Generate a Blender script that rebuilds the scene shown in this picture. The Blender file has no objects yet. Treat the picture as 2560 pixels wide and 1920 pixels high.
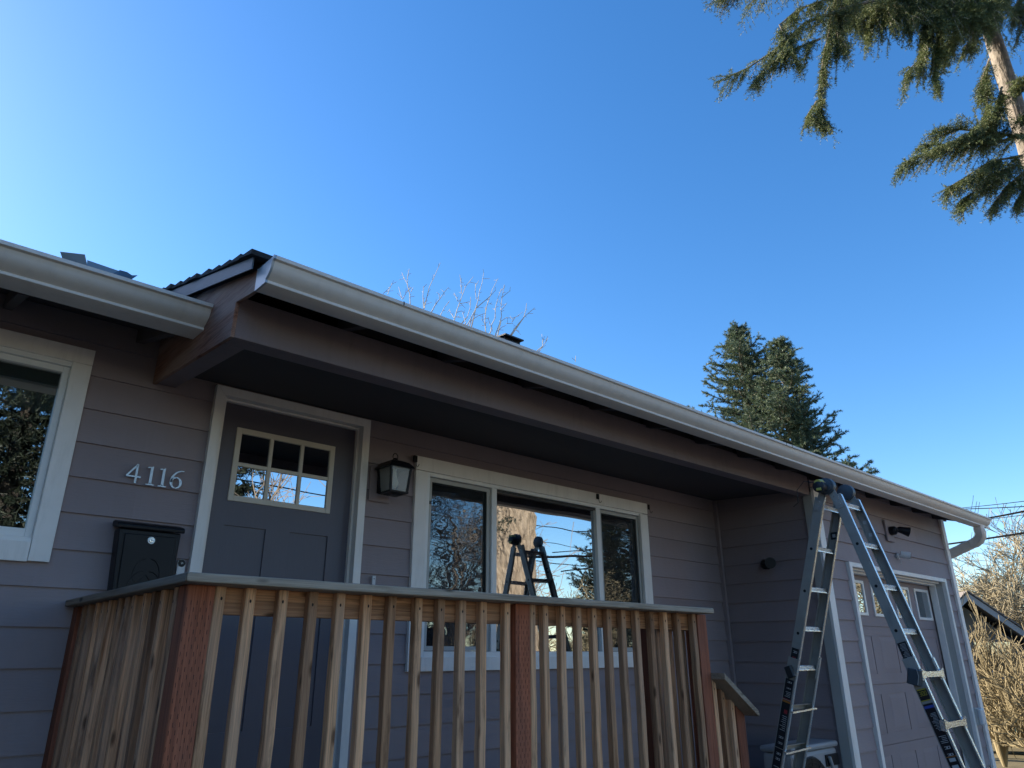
import bpy, math, random
import numpy as np
from mathutils import Vector, Matrix
random.seed(7); rng = np.random.default_rng(11)
R_ = math.radians
scene = bpy.context.scene
C = scene.collection

# ------------------------------------------------------------------ camera
F = 1791.0                      # focal length in pixels of the 2560 px wide photograph
ax = np.array([[0.7407, 0.2359, 0.6287], [-0.6718, 0.2652, 0.6916], [-0.0036, -0.9349, 0.3549]])
u_, s_, vt_ = np.linalg.svd(ax); ax = u_ @ vt_          # rows: world X, Y, Z; columns: camera right, down, forward
cd = bpy.data.cameras.new('camera'); cam = bpy.data.objects.new('camera', cd); C.objects.link(cam)
cd.sensor_width = 36.0; cd.lens = F * 36.0 / 2560.0; cd.clip_start = 0.05; cd.clip_end = 1500
r, d, f = ax[:, 0], ax[:, 1], ax[:, 2]
cam.matrix_world = Matrix(((r[0], -d[0], -f[0], 0), (r[1], -d[1], -f[1], 0), (r[2], -d[2], -f[2], 0), (0, 0, 0, 1)))
scene.camera = cam

# ------------------------------------------------------------------ world, sun, exposure
SUN_AZ = Vector((-0.45, 0.893, 0)).normalized(); SUN_EL = R_(28)
w = bpy.data.worlds.new('World'); scene.world = w; w.use_nodes = True
nt = w.node_tree; bg = nt.nodes['Background']
sky = nt.nodes.new('ShaderNodeTexSky'); sky.sky_type = 'NISHITA'; sky.sun_disc = False
sky.sun_elevation = SUN_EL; sky.sun_rotation = math.atan2(SUN_AZ.x, SUN_AZ.y)
sky.altitude = 0; sky.air_density = 1.0; sky.dust_density = 0.3; sky.ozone_density = 3.0
hs = nt.nodes.new('ShaderNodeHueSaturation'); hs.inputs['Saturation'].default_value = 1.27; hs.inputs['Hue'].default_value = 0.503
nt.links.new(sky.outputs[0], hs.inputs['Color']); nt.links.new(hs.outputs[0], bg.inputs[0]); bg.inputs[1].default_value = 0.097
sd = bpy.data.lights.new('sun', 'SUN'); sun = bpy.data.objects.new('sun', sd); C.objects.link(sun)
sd.energy = 5.0; sd.angle = R_(0.53); sd.color = (1.0, 0.88, 0.70)
sdir = Vector((SUN_AZ.x * math.cos(SUN_EL), SUN_AZ.y * math.cos(SUN_EL), math.sin(SUN_EL)))
sun.rotation_euler = sdir.to_track_quat('Z', 'Y').to_euler()
scene.view_settings.view_transform = 'Standard'; scene.view_settings.look = 'None'
scene.view_settings.exposure = 1.50; scene.view_settings.gamma = 1.0; scene.view_settings.use_curve_mapping = False
try:
    scene.cycles.max_bounces = 7; scene.cycles.transparent_max_bounces = 12
    scene.cycles.glossy_bounces = 4; scene.cycles.diffuse_bounces = 4
except Exception: pass

# ------------------------------------------------------------------ materials
def newmat(name):
    m = bpy.data.materials.new(name); m.use_nodes = True
    n = m.node_tree.nodes; l = m.node_tree.links
    return m, n, l, n['Principled BSDF']
def node(n, t, **kw):
    x = n.new(t)
    for k, v in kw.items(): setattr(x, k, v)
    return x
def ramp(n, stops):
    c = n.new('ShaderNodeValToRGB'); e = c.color_ramp.elements
    while len(e) < len(stops): e.new(0.5)
    for i, (p, col) in enumerate(stops):
        e[i].position = p; e[i].color = (*col, 1) if len(col) == 3 else col
    return c
def mix(n, l, a, b, fac, mode='MIX'):
    x = n.new('ShaderNodeMix'); x.data_type = 'RGBA'; x.blend_type = mode
    for s, v in ((6, a), (7, b), (0, fac)):
        if hasattr(v, 'links'): l.new(v, x.inputs[s])
        elif s == 0: x.inputs[0].default_value = v
        else: x.inputs[s].default_value = (*v, 1)
    return x.outputs[2]
def painted(name, col, rough=0.6, var=0.10, scale=3.0, bump=0.0, bscale=(1, 1, 1), dirt=None, dirt_amt=0.0, metal=0.0, spec=0.5, bd=.004):
    m, n, l, p = newmat(name)
    tc = node(n, 'ShaderNodeTexCoord'); oi = node(n, 'ShaderNodeObjectInfo')
    ns = node(n, 'ShaderNodeTexNoise'); ns.inputs['Scale'].default_value = scale; ns.inputs['Detail'].default_value = 5
    l.new(tc.outputs['Object'], ns.inputs['Vector'])
    rp = ramp(n, [(0.25, tuple(c * (1 - var) for c in col)), (0.75, tuple(min(1, c * (1 + var)) for c in col))])
    l.new(ns.outputs['Fac'], rp.inputs[0]); out = rp.outputs[0]
    rr = ramp(n, [(0, (1 - var * .5,) * 3), (1, (1 + var * .35,) * 3)]); l.new(oi.outputs['Random'], rr.inputs[0])
    out = mix(n, l, out, rr.outputs[0], 1.0, 'MULTIPLY')
    if dirt:
        mp = node(n, 'ShaderNodeMapping'); mp.inputs['Scale'].default_value = (7, 7, 1.2); l.new(tc.outputs['Object'], mp.inputs[0])
        n2 = node(n, 'ShaderNodeTexNoise'); n2.inputs['Scale'].default_value = 2.2; n2.inputs['Detail'].default_value = 8; n2.inputs['Roughness'].default_value = .7
        l.new(mp.outputs[0], n2.inputs['Vector'])
        r2 = ramp(n, [(0.5, (0, 0, 0)), (0.78, (dirt_amt,) * 3)]); l.new(n2.outputs['Fac'], r2.inputs[0])
        out = mix(n, l, out, dirt, r2.outputs[0])
    l.new(out, p.inputs['Base Color']); p.inputs['Roughness'].default_value = rough; p.inputs['Metallic'].default_value = metal
    p.inputs['Specular IOR Level'].default_value = spec
    if bump:
        mp = node(n, 'ShaderNodeMapping'); mp.inputs['Scale'].default_value = bscale; l.new(tc.outputs['Object'], mp.inputs[0])
        n3 = node(n, 'ShaderNodeTexNoise'); n3.inputs['Scale'].default_value = 12; n3.inputs['Detail'].default_value = 6
        l.new(mp.outputs[0], n3.inputs['Vector'])
        b = node(n, 'ShaderNodeBump'); b.inputs['Strength'].default_value = bump; b.inputs['Distance'].default_value = bd
        l.new(n3.outputs['Fac'], b.inputs['Height']); l.new(b.outputs[0], p.inputs['Normal'])
    return m
def wood(name, light, dark, grey, axis=2, greyamt=0.5, knots=True, rough=0.75, stain=0.6, swirl=0.8, gs=60):
    m, n, l, p = newmat(name)
    tc = node(n, 'ShaderNodeTexCoord'); oi = node(n, 'ShaderNodeObjectInfo')
    off = node(n, 'ShaderNodeVectorMath', operation='SCALE'); off.inputs['Scale'].default_value = 37.0
    cb = node(n, 'ShaderNodeCombineXYZ')
    for i in range(3): l.new(oi.outputs['Random'], cb.inputs[i])
    l.new(cb.outputs[0], off.inputs[0])
    ad = node(n, 'ShaderNodeVectorMath', operation='ADD'); l.new(tc.outputs['Object'], ad.inputs[0]); l.new(off.outputs[0], ad.inputs[1])
    def stretch(s, a):
        mp = node(n, 'ShaderNodeMapping'); sc = [s, s, s]; sc[axis] = a; mp.inputs['Scale'].default_value = sc
        l.new(ad.outputs[0], mp.inputs[0]); return mp.outputs[0]
    g = node(n, 'ShaderNodeTexNoise'); g.inputs['Scale'].default_value = 1; g.inputs['Detail'].default_value = 7; g.inputs['Distortion'].default_value = swirl
    l.new(stretch(gs, 2.2), g.inputs['Vector'])
    fine = node(n, 'ShaderNodeTexNoise'); fine.inputs['Scale'].default_value = 1; fine.inputs['Detail'].default_value = 4
    l.new(stretch(230, 5), fine.inputs['Vector'])
    rp = ramp(n, [(0.30, dark), (0.5, light), (0.72, tuple(min(1, c * 1.2) for c in light))]); l.new(g.outputs['Fac'], rp.inputs[0])
    rf = ramp(n, [(0.3, (0.62,) * 3), (0.62, (1.08,) * 3)]); l.new(fine.outputs['Fac'], rf.inputs[0])
    out = mix(n, l, rp.outputs[0], rf.outputs[0], 1.0, 'MULTIPLY')
    big = node(n, 'ShaderNodeTexNoise'); big.inputs['Scale'].default_value = 1; big.inputs['Detail'].default_value = 4
    l.new(stretch(9, 1.6), big.inputs['Vector'])
    rb = ramp(n, [(0.38, (0, 0, 0)), (0.68, (greyamt,) * 3)]); l.new(big.outputs['Fac'], rb.inputs[0])
    out = mix(n, l, out, grey, rb.outputs[0])
    # dark weather stains
    st = node(n, 'ShaderNodeTexNoise'); st.inputs['Scale'].default_value = 1; st.inputs['Detail'].default_value = 6; st.inputs['Roughness'].default_value = 0.65
    l.new(stretch(16, 3.2), st.inputs['Vector'])
    rs = ramp(n, [(0.58, (0, 0, 0)), (0.74, (stain,) * 3)]); l.new(st.outputs['Fac'], rs.inputs[0])
    out = mix(n, l, out, tuple(c * 0.35 for c in dark), rs.outputs[0])
    if knots:
        v = node(n, 'ShaderNodeTexVoronoi'); v.inputs['Scale'].default_value = 1; l.new(stretch(14, 4.5), v.inputs['Vector'])
        rk = ramp(n, [(0.07, (0.85,) * 3), (0.17, (0, 0, 0))]); l.new(v.outputs['Distance'], rk.inputs[0])
        out = mix(n, l, out, tuple(c * 0.3 for c in dark), rk.outputs[0])
    ro = ramp(n, [(0, (0.55, 0.50, 0.46)), (0.45, (.92, 0.90, .88)), (1, (1.22, 1.14, 1.04))]); l.new(oi.outputs['Random'], ro.inputs[0])
    out = mix(n, l, out, ro.outputs[0], 1.0, 'MULTIPLY')
    l.new(out, p.inputs['Base Color']); p.inputs['Roughness'].default_value = rough; p.inputs['Specular IOR Level'].default_value = 0.3
    b = node(n, 'ShaderNodeBump'); b.inputs['Strength'].default_value = 0.5; b.inputs['Distance'].default_value = 0.003
    l.new(fine.outputs['Fac'], b.inputs['Height']); l.new(b.outputs[0], p.inputs['Normal'])
    return m
def leafmat(name, c1, c2, rough=0.6, trans=0.25):
    m, n, l, p = newmat(name)
    ge = node(n, 'ShaderNodeNewGeometry')
    tc = node(n, 'ShaderNodeTexCoord'); ns = node(n, 'ShaderNodeTexNoise'); ns.inputs['Scale'].default_value = 2.5; l.new(tc.outputs['Object'], ns.inputs['Vector'])
    rp = ramp(n, [(0.1, c1), (0.9, c2)]); l.new(ge.outputs['Random Per Island'], rp.inputs[0])
    r2 = ramp(n, [(0.35, (0.75, .8, .85)), (0.7, (1.2, 1.12, .95))]); l.new(ns.outputs['Fac'], r2.inputs[0])
    o = mix(n, l, rp.outputs[0], r2.outputs[0], 1.0, 'MULTIPLY')
    l.new(o, p.inputs['Base Color']); p.inputs['Roughness'].default_value = rough
    if trans:
        t = node(n, 'ShaderNodeBsdfTranslucent'); l.new(o, t.inputs[0]); ms = node(n, 'ShaderNodeMixShader'); ms.inputs[0].default_value = trans
        l.new(p.outputs[0], ms.inputs[1]); l.new(t.outputs[0], ms.inputs[2]); l.new(ms.outputs[0], n['Material Output'].inputs[0])
    return m
def glassmat(name, refl=0.34, tint=(0.35, 0.40, 0.42), wav=0.0, hi=0.9, rough=0.0):
    m, n, l, p = newmat(name); n.remove(p)
    gl = node(n, 'ShaderNodeBsdfGlossy'); gl.inputs['Roughness'].default_value = rough; gl.inputs[0].default_value = (0.93, 0.97, 1, 1)
    tr = node(n, 'ShaderNodeBsdfTransparent'); tr.inputs[0].default_value = (*tint, 1)
    lw = node(n, 'ShaderNodeFresnel'); lw.inputs['IOR'].default_value = 1.52
    mr = node(n, 'ShaderNodeMapRange'); mr.inputs['From Min'].default_value = 0.04; mr.inputs['From Max'].default_value = 0.5
    mr.inputs['To Min'].default_value = refl; mr.inputs['To Max'].default_value = hi; l.new(lw.outputs[0], mr.inputs[0])
    ms = node(n, 'ShaderNodeMixShader'); l.new(mr.outputs[0], ms.inputs[0]); l.new(tr.outputs[0], ms.inputs[1]); l.new(gl.outputs[0], ms.inputs[2])
    l.new(ms.outputs[0], n['Material Output'].inputs[0])
    tc = node(n, 'ShaderNodeTexCoord')
    mp = node(n, 'ShaderNodeMapping'); mp.inputs['Scale'].default_value = (1.0, 1.0, 1.0 + wav * 6); l.new(tc.outputs['Object'], mp.inputs[0])
    ns = node(n, 'ShaderNodeTexNoise'); ns.inputs['Scale'].default_value = 2.2 + wav * 4; ns.inputs['Detail'].default_value = 1 + wav; l.new(mp.outputs[0], ns.inputs['Vector'])
    b = node(n, 'ShaderNodeBump'); b.inputs['Strength'].default_value = 1; b.inputs['Distance'].default_value = 0.0012 + wav * 0.002; l.new(ns.outputs['Fac'], b.inputs['Height'])
    l.new(b.outputs[0], gl.inputs['Normal'])
    return m
def screenmat(name, op=0.5):
    m, n, l, p = newmat(name)
    p.inputs['Base Color'].default_value = (0.02, 0.022, 0.025, 1); p.inputs['Roughness'].default_value = 0.8
    tr = node(n, 'ShaderNodeBsdfTransparent'); ms = node(n, 'ShaderNodeMixShader'); ms.inputs[0].default_value = op
    l.new(tr.outputs[0], ms.inputs[1]); l.new(p.outputs[0], ms.inputs[2]); l.new(ms.outputs[0], n['Material Output'].inputs[0])
    return m

M = {}
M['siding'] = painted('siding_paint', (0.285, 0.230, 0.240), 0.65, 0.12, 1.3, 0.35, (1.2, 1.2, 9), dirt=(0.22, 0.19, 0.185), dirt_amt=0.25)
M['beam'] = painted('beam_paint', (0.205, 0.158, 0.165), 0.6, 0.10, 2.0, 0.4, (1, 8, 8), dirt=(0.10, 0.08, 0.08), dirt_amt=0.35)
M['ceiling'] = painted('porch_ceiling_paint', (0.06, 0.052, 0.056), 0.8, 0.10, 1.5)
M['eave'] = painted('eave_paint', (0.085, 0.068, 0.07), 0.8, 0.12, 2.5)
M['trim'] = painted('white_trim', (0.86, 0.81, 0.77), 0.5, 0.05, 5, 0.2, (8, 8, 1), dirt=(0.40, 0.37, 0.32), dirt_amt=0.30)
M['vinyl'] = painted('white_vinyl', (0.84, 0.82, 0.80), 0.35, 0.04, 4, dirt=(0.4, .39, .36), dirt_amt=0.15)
M['gtrim'] = painted('grey_white_trim', (0.46, 0.45, 0.43), 0.5, 0.05, 4, dirt=(0.25, .25, .25), dirt_amt=0.2)  # white trim with its shade put into the colour; also plain grey parts
M['door'] = painted('charcoal_door_paint', (0.092, 0.084, 0.108), 0.45, 0.05, 2, 0.15, (8, 8, 1))
M['light_frame'] = painted('door_light_frame', (0.60, 0.54, 0.46), 0.5, 0.05, 4)
M['gutter'] = painted('gutter_enamel', (0.76, 0.69, 0.625), 0.45, 0.04, 1.2, dirt=(0.40, 0.36, 0.32), dirt_amt=0.28)
M['gcap'] = painted('gutter_cap_metal', (0.42, 0.47, 0.52), 0.3, 0.05, 3, metal=0.3)
M['ply'] = wood('raw_plywood', (0.37, 0.185, 0.13), (0.20, 0.08, 0.055), (0.50, 0.36, 0.30), axis=1, greyamt=0.85, knots=False, swirl=3.5, gs=22, stain=.35)
M['shingle'] = painted('asphalt_shingle', (0.030, 0.032, 0.036), 0.9, 0.35, 60, 0.8, (6, 6, 6))
M['roofmetal'] = painted('drip_edge_metal', (0.085, 0.105, 0.125), 0.5, 0.2, 8, metal=0.2)
M['flash'] = painted('galvanised_flashing', (0.30, 0.31, 0.32), 0.5, 0.12, 5, metal=0.5)
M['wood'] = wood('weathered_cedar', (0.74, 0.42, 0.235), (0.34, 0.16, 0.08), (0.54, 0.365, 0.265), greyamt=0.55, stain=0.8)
M['woodd'] = wood('water_stained_cedar', (0.60, 0.32, 0.18), (0.22, 0.095, 0.045), (0.42, 0.285, 0.215), greyamt=0.6, stain=0.95)  # darker baluster wood with stronger stains, for the side rail
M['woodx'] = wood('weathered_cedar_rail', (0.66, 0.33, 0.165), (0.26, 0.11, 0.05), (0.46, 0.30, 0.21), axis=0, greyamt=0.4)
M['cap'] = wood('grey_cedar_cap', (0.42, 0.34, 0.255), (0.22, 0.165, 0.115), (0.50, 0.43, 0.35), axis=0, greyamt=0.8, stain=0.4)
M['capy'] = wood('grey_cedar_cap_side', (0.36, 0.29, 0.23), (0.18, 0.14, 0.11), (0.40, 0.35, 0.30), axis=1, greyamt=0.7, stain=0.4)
M['red'] = wood('redwood_stain', (0.38, 0.125, 0.065), (0.20, 0.065, 0.038), (0.32, 0.13, 0.085), greyamt=0.6, knots=False, stain=0.3)
M['hole'] = painted('screw_hole', (0.012, 0.009, 0.008), 0.8)
M['alu'] = painted('brushed_aluminium', (0.37, 0.35, 0.32), 0.5, 0.12, 9, 0.2, (2, 2, 20), metal=0.25, dirt=(0.17, .16, .15), dirt_amt=.3)
M['alub'] = painted('bright_aluminium', (0.80, 0.78, 0.75), 0.25, 0.06, 12, 0.5, (2, 20, 20), metal=0.9)
M['blackp'] = painted('black_plastic', (0.018, 0.019, 0.022), 0.45, 0.1, 6)
M['hinge'] = painted('dark_grey_plastic', (0.060, 0.072, 0.085), 0.45, 0.1, 6)
M['black'] = painted('black_enamel', (0.008, 0.0085, 0.012), 0.42, 0.1, 5, spec=0.25)
M['sticker'] = painted('black_sticker', (0.012, 0.011, 0.016), 0.35, 0.15, 20)
M['ink'] = painted('white_print', (0.55, 0.55, 0.55), 0.5)
M['inky'] = painted('yellow_print', (0.60, 0.50, 0.05), 0.5)
M['inkr'] = painted('red_print', (0.35, 0.03, 0.04), 0.5)
M['inko'] = painted('orange_print', (0.5, 0.18, 0.03), 0.5)
M['inkb'] = painted('blue_print', (0.04, 0.08, 0.4), 0.5)
M['yellow'] = painted('yellow_plastic', (0.55, 0.48, 0.10), 0.4)
M['nickel'] = painted('brushed_nickel', (0.52, 0.56, 0.60), 0.35, 0.06, 20, metal=0.6)
M['whitep'] = painted('white_plastic', (0.62, 0.62, 0.64), 0.4, 0.03)
M['whiteu'] = painted('white_unit_paint', (0.33, 0.33, 0.34), 0.45, 0.04)
M['bulb'] = painted('frosted_bulb', (0.62, 0.60, 0.56), 0.3, 0.02)
M['glass'] = glassmat('window_glass', 0.42)
M['glass_side'] = glassmat('window_glass_side', 0.34, wav=0.3)
M['glass_door'] = glassmat('door_glass', 0.50, tint=(0.12, 0.13, 0.15))
M['glass_lamp'] = glassmat('lantern_glass', 0.10, tint=(0.9, 0.9, 0.88), hi=.3, rough=.45)
M['glass_left'] = glassmat('left_window_glass', 0.30, tint=(0.62, 0.66, 0.66))
M['screen'] = screenmat('insect_screen', 0.24)
M['mesh'] = screenmat('vent_mesh', 0.75)
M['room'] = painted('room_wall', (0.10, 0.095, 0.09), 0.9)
M['shade'] = painted('roller_shade', (0.55, 0.56, 0.52), 0.8)
M['curtain'] = painted('grey_curtain', (0.30, 0.30, 0.30), 0.9)
M['needle'] = leafmat('spruce_needles', (0.060, 0.105, 0.050), (0.17, 0.19, 0.070))
M['needle2'] = leafmat('far_conifer_needles', (0.05, 0.09, 0.06), (0.135, 0.175, 0.105))
M['needle3'] = leafmat('dark_conifer_needles', (0.011, 0.020, 0.015), (0.026, 0.038, 0.024), trans=0.1)
M['bark'] = painted('spruce_bark', (0.25, 0.215, 0.18), 0.95, 0.45, 14, 1.0, (2.2, 2.2, .5), dirt=(0.06, .05, .042), dirt_amt=.95, bd=.03)
M['twig'] = painted('grey_twig_bark', (0.24, 0.20, 0.17), 0.85, 0.2, 8)
M['twigl'] = painted('pale_twig_bark', (0.42, 0.41, 0.39), 0.85, 0.2, 8)
M['shrub'] = painted('tan_shrub_bark', (0.24, 0.195, 0.11), 0.85, 0.25, 6)
M['thick'] = painted('tan_thicket_bark', (0.27, 0.23, 0.15), 0.85, 0.25, 6)
M['concrete'] = painted('driveway_concrete', (0.40, 0.34, 0.27), 0.9, 0.12, 1.5, 0.5, (6, 6, 6))
M['path'] = painted('old_path_concrete', (0.20, 0.18, 0.15), 0.9, 0.15, 1.5, 0.5, (6, 6, 6))
M['darkbark'] = painted('dark_bark', (0.045, 0.038, 0.034), 0.95, 0.3, 8)
M['bark2'] = wood('fir_bark', (0.40, 0.33, 0.255), (0.17, 0.13, 0.095), (0.46, 0.40, 0.33), axis=2, greyamt=.6, knots=False, swirl=1.6, gs=15, stain=.8)
M['soil'] = painted('winter_lawn', (0.115, 0.095, 0.05), 0.95, 0.4, 2.5, 0.9, (4, 4, 4))
M['asphalt'] = painted('asphalt', (0.08, 0.078, 0.075), 0.9, 0.2, 3, 0.5, (9, 9, 9))
M['wire'] = painted('wire_rubber', (0.006, 0.006, 0.007), 0.8, spec=.05)
M['nwall'] = painted('neighbour_wall', (0.17, 0.17, 0.165), 0.8, 0.1)
M['ntrim'] = painted('neighbour_trim', (0.35, 0.34, 0.33), 0.6, 0.1)
M['nroof'] = painted('neighbour_shingle', (0.17, 0.15, 0.14), 0.9, 0.3, 20, 0.6, (5, 5, 5))
M['carp'] = painted('teal_car_paint', (0.03, 0.11, 0.14), 0.25, 0.03)
M['tyre'] = painted('tyre_rubber', (0.02, 0.02, 0.02), 0.8)
M['pole'] = painted('pole_wood', (0.12, 0.085, 0.06), 0.9, 0.3, 5)

# ------------------------------------------------------------------ mesh builder
class MB:
    def __init__(s): s.v = []; s.f = []; s.m = []
    def add(s, vs, fs, mi=0):
        o = len(s.v); s.v += [tuple(v) for v in vs]; s.f += [tuple(i + o for i in q) for q in fs]; s.m += [mi] * len(fs)
        return s
    def box(s, x0, x1, y0, y1, z0, z1, mi=0):
        return s.add([(x0, y0, z0), (x1, y0, z0), (x1, y1, z0), (x0, y1, z0), (x0, y0, z1), (x1, y0, z1), (x1, y1, z1), (x0, y1, z1)],
                     [(0, 3, 2, 1), (4, 5, 6, 7), (0, 1, 5, 4), (1, 2, 6, 5), (2, 3, 7, 6), (3, 0, 4, 7)], mi)
    def obox(s, c, ax, half, mi=0, ch=0.0):
        """box with axes ax (3 vectors) centred at c; ch chamfers the edges along the first axis"""
        c = Vector(c); A = [Vector(a).normalized() for a in ax]; h = half
        if ch <= 0: sec = [(-1, -1), (1, -1), (1, 1), (-1, 1)]; pts = [(a * h[1], b * h[2]) for a, b in sec]
        else:
            k = ch; pts = [(-h[1] + k, -h[2]), (h[1] - k, -h[2]), (h[1], -h[2] + k), (h[1], h[2] - k), (h[1] - k, h[2]), (-h[1] + k, h[2]), (-h[1], h[2] - k), (-h[1], -h[2] + k)]
        n = len(pts); vs = []
        for sx in (-1, 1):
            for a, b in pts: vs.append(c + A[0] * h[0] * sx + A[1] * a + A[2] * b)
        fs = [tuple(range(n))[::-1], tuple(range(n, 2 * n))] + [(i, (i + 1) % n, n + (i + 1) % n, n + i) for i in range(n)]
        return s.add(vs, fs, mi)
    def bar(s, a, b, w, h, side=(1, 0, 0), mi=0, ch=0.0):
        a = Vector(a); b = Vector(b); dr = (b - a).normalized(); sd_ = Vector(side); sd_ = (sd_ - dr * sd_.dot(dr)).normalized(); up = dr.cross(sd_)
        return s.obox((a + b) / 2, (dr, sd_, up), ((b - a).length / 2, w / 2, h / 2), mi, ch)
    def prism(s, pts, fn, a, b, mi=0):
        n = len(pts); vs = [fn(p, a) for p in pts] + [fn(p, b) for p in pts]
        return s.add(vs, [tuple(range(n))[::-1], tuple(range(n, 2 * n))] + [(i, (i + 1) % n, n + (i + 1) % n, n + i) for i in range(n)], mi)
    def tube(s, pts, rad, seg=8, mi=0, cap=True):
        pts = [Vector(p) for p in pts]; n = len(pts)
        if not hasattr(rad, '__len__'): rad = [rad] * n
        o = len(s.v); prev = None
        for i, p in enumerate(pts):
            t = (pts[min(i + 1, n - 1)] - pts[max(i - 1, 0)])
            if t.length < 1e-9: t = Vector((0, 0, 1))
            t.normalize()
            if prev is None:
                q = Vector((0, 0, 1)) if abs(t.z) < 0.9 else Vector((1, 0, 0)); a = t.cross(q).normalized()
            else: a = (prev - t * prev.dot(t)).normalized()
            prev = a; b = t.cross(a)
            for k in range(seg):
                an = 2 * math.pi * k / seg; s.v.append(tuple(p + (a * math.cos(an) + b * math.sin(an)) * rad[i]))
        for i in range(n - 1):
            for k in range(seg):
                s.f.append((o + i * seg + k, o + i * seg + (k + 1) % seg, o + (i + 1) * seg + (k + 1) % seg, o + (i + 1) * seg + k)); s.m.append(mi)
        if cap:
            s.f.append(tuple(o + k for k in range(seg))[::-1]); s.m.append(mi)
            s.f.append(tuple(o + (n - 1) * seg + k for k in range(seg))); s.m.append(mi)
        return s
    def cyl(s, a, b, ra, rb=None, seg=20, mi=0): return s.tube([a, b], [ra, ra if rb is None else rb], seg, mi)
    def build(s, name, mats, parent=None, smooth=False, bevel=0.0):
        me = bpy.data.meshes.new(name); me.from_pydata(s.v, [], s.f)
        if not isinstance(mats, (list, tuple)): mats = [mats]
        for m in mats: me.materials.append(M[m])
        if any(s.m): me.polygons.foreach_set('material_index', s.m)
        if smooth:
            me.polygons.foreach_set('use_smooth', [True] * len(me.polygons))
            try: me.set_sharp_from_angle(angle=R_(40))
            except Exception: pass
        me.update(); o = bpy.data.objects.new(name, me); C.objects.link(o)
        if parent: o.parent = parent
        if bevel:
            b = o.modifiers.new('bevel', 'BEVEL'); b.width = bevel; b.segments = 2; b.limit_method = 'ANGLE'; b.angle_limit = R_(40); b.use_clamp_overlap = True
        return o
def thing(name, label, cat, loc=(0, 0, 0), group=None):
    o = bpy.data.objects.new(name, None); C.objects.link(o); o.location = loc; o.empty_display_size = 0.1
    return tag(o, label, cat, group)
def tag(o, label, cat, group=None):
    o['label'] = label; o['category'] = cat
    if group: o['group'] = group
    return o
def rel(o, root):
    """keep world place when parented to an empty standing somewhere else"""
    o.parent = root; o.location = Vector(o.location) - Vector(root.location); return o
def settle(root):
    """children were built in world coordinates: shift them so that they keep their place under a moved root"""
    for ch in [c for c in bpy.data.objects if c.parent == root]: ch.location = Vector(ch.location) - Vector(root.location)
def struct(o): o['kind'] = 'structure'; return o
def pix(px, py):
    return Vector(ax @ np.array([px - 1280.0, py - 960.0, F]))
def at(px, py, hd):
    """world point seen in that direction at horizontal distance hd"""
    r = pix(px, py); return r * (hd / math.hypot(r.x, r.y))
def cylinder_x(): pass

GZ = -1.72
# ------------------------------------------------------------------ ground
struct(MB().add([(-300, -300, GZ - .03), (300, -300, GZ - .03), (300, 300, GZ - .03), (-300, 300, GZ - .03)], [(0, 1, 2, 3)]).build('ground', 'soil'))
struct(MB().box(6.5, 12.5, -9.0, 3.0, GZ - .2, GZ + .02).build('driveway', 'concrete'))
struct(MB().box(-3.0, 6.4, -1.2, 2.2, GZ - .2, GZ + .012).build('path', 'path'))
struct(MB().box(-80, 80, -18.0, -10.0, GZ - .2, GZ - .01).build('road', 'asphalt'))

# ------------------------------------------------------------------ house
house = thing('house', 'single storey house with mauve-grey lap siding, white gutters and a sunken shaded porch', 'house')
D = 4.0; GX = 6.43; GY = 2.97; EX = 9.75     # wall plane, garage side plane, garage front plane, right corner
CR = 0.1756

def cut_rects(x0, x1, z0, z1, holes):
    """split a rectangle into pieces that avoid the holes"""
    rects = [(x0, x1, z0, z1)]
    for hx0, hx1, hz0, hz1 in holes:
        nxt = []
        for a, b, c, e in rects:
            if hx1 <= a or hx0 >= b or hz1 <= c or hz0 >= e: nxt.append((a, b, c, e)); continue
            if hx0 > a: nxt.append((a, hx0, c, e))
            if hx1 < b: nxt.append((hx1, b, c, e))
            m0, m1 = max(a, hx0), min(b, hx1)
            if hz0 > c: nxt.append((m0, m1, c, hz0))
            if hz1 < e: nxt.append((m0, m1, hz1, e))
        rects = nxt
    return [q for q in rects if q[1] - q[0] > 0.012 and q[3] - q[2] > 0.006]
def siding(wall, x0, x1, zbase, z0, z1, holes, fn):
    k = math.floor((z0 - zbase) / CR)
    while zbase + k * CR < z1:
        c0 = zbase + k * CR; c1 = c0 + CR
        for a, b, c, e in cut_rects(x0, x1, max(c0, z0), min(c1, z1), holes):
            ya = -.002 + 0.0135 * (c - c0) / CR; yb = -.002 + 0.0135 * (e - c0) / CR
            # long boards are butted from about 3.6 m lengths
            cuts = [a]; st = a + 1.3 + 2.1 * ((k * 0.37) % 1)
            while st < b - 0.5: cuts.append(st); st += 3.6
            cuts.append(b)
            for p, q in zip(cuts[:-1], cuts[1:]):
                q2 = q - (0.0012 if q < b else 0)
                pts = [(p, ya, c), (q2, ya, c), (q2, 0.013, c), (p, 0.013, c), (p, yb, e), (q2, yb, e), (q2, 0.013, e), (p, 0.013, e)]
                cx_ = ((p + q) / 2, (c + e) / 2); ori = Vector(fn(cx_[0], 0, cx_[1]))
                vs = [Vector(fn(*t)) - ori for t in pts]
                fs = [(0, 3, 2, 1), (4, 5, 6, 7), (0, 1, 5, 4), (1, 2, 6, 5), (2, 3, 7, 6), (3, 0, 4, 7)]
                o = MB().add(vs, fs).build('plank', 'siding', wall); o.location = ori
        k += 1
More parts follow.
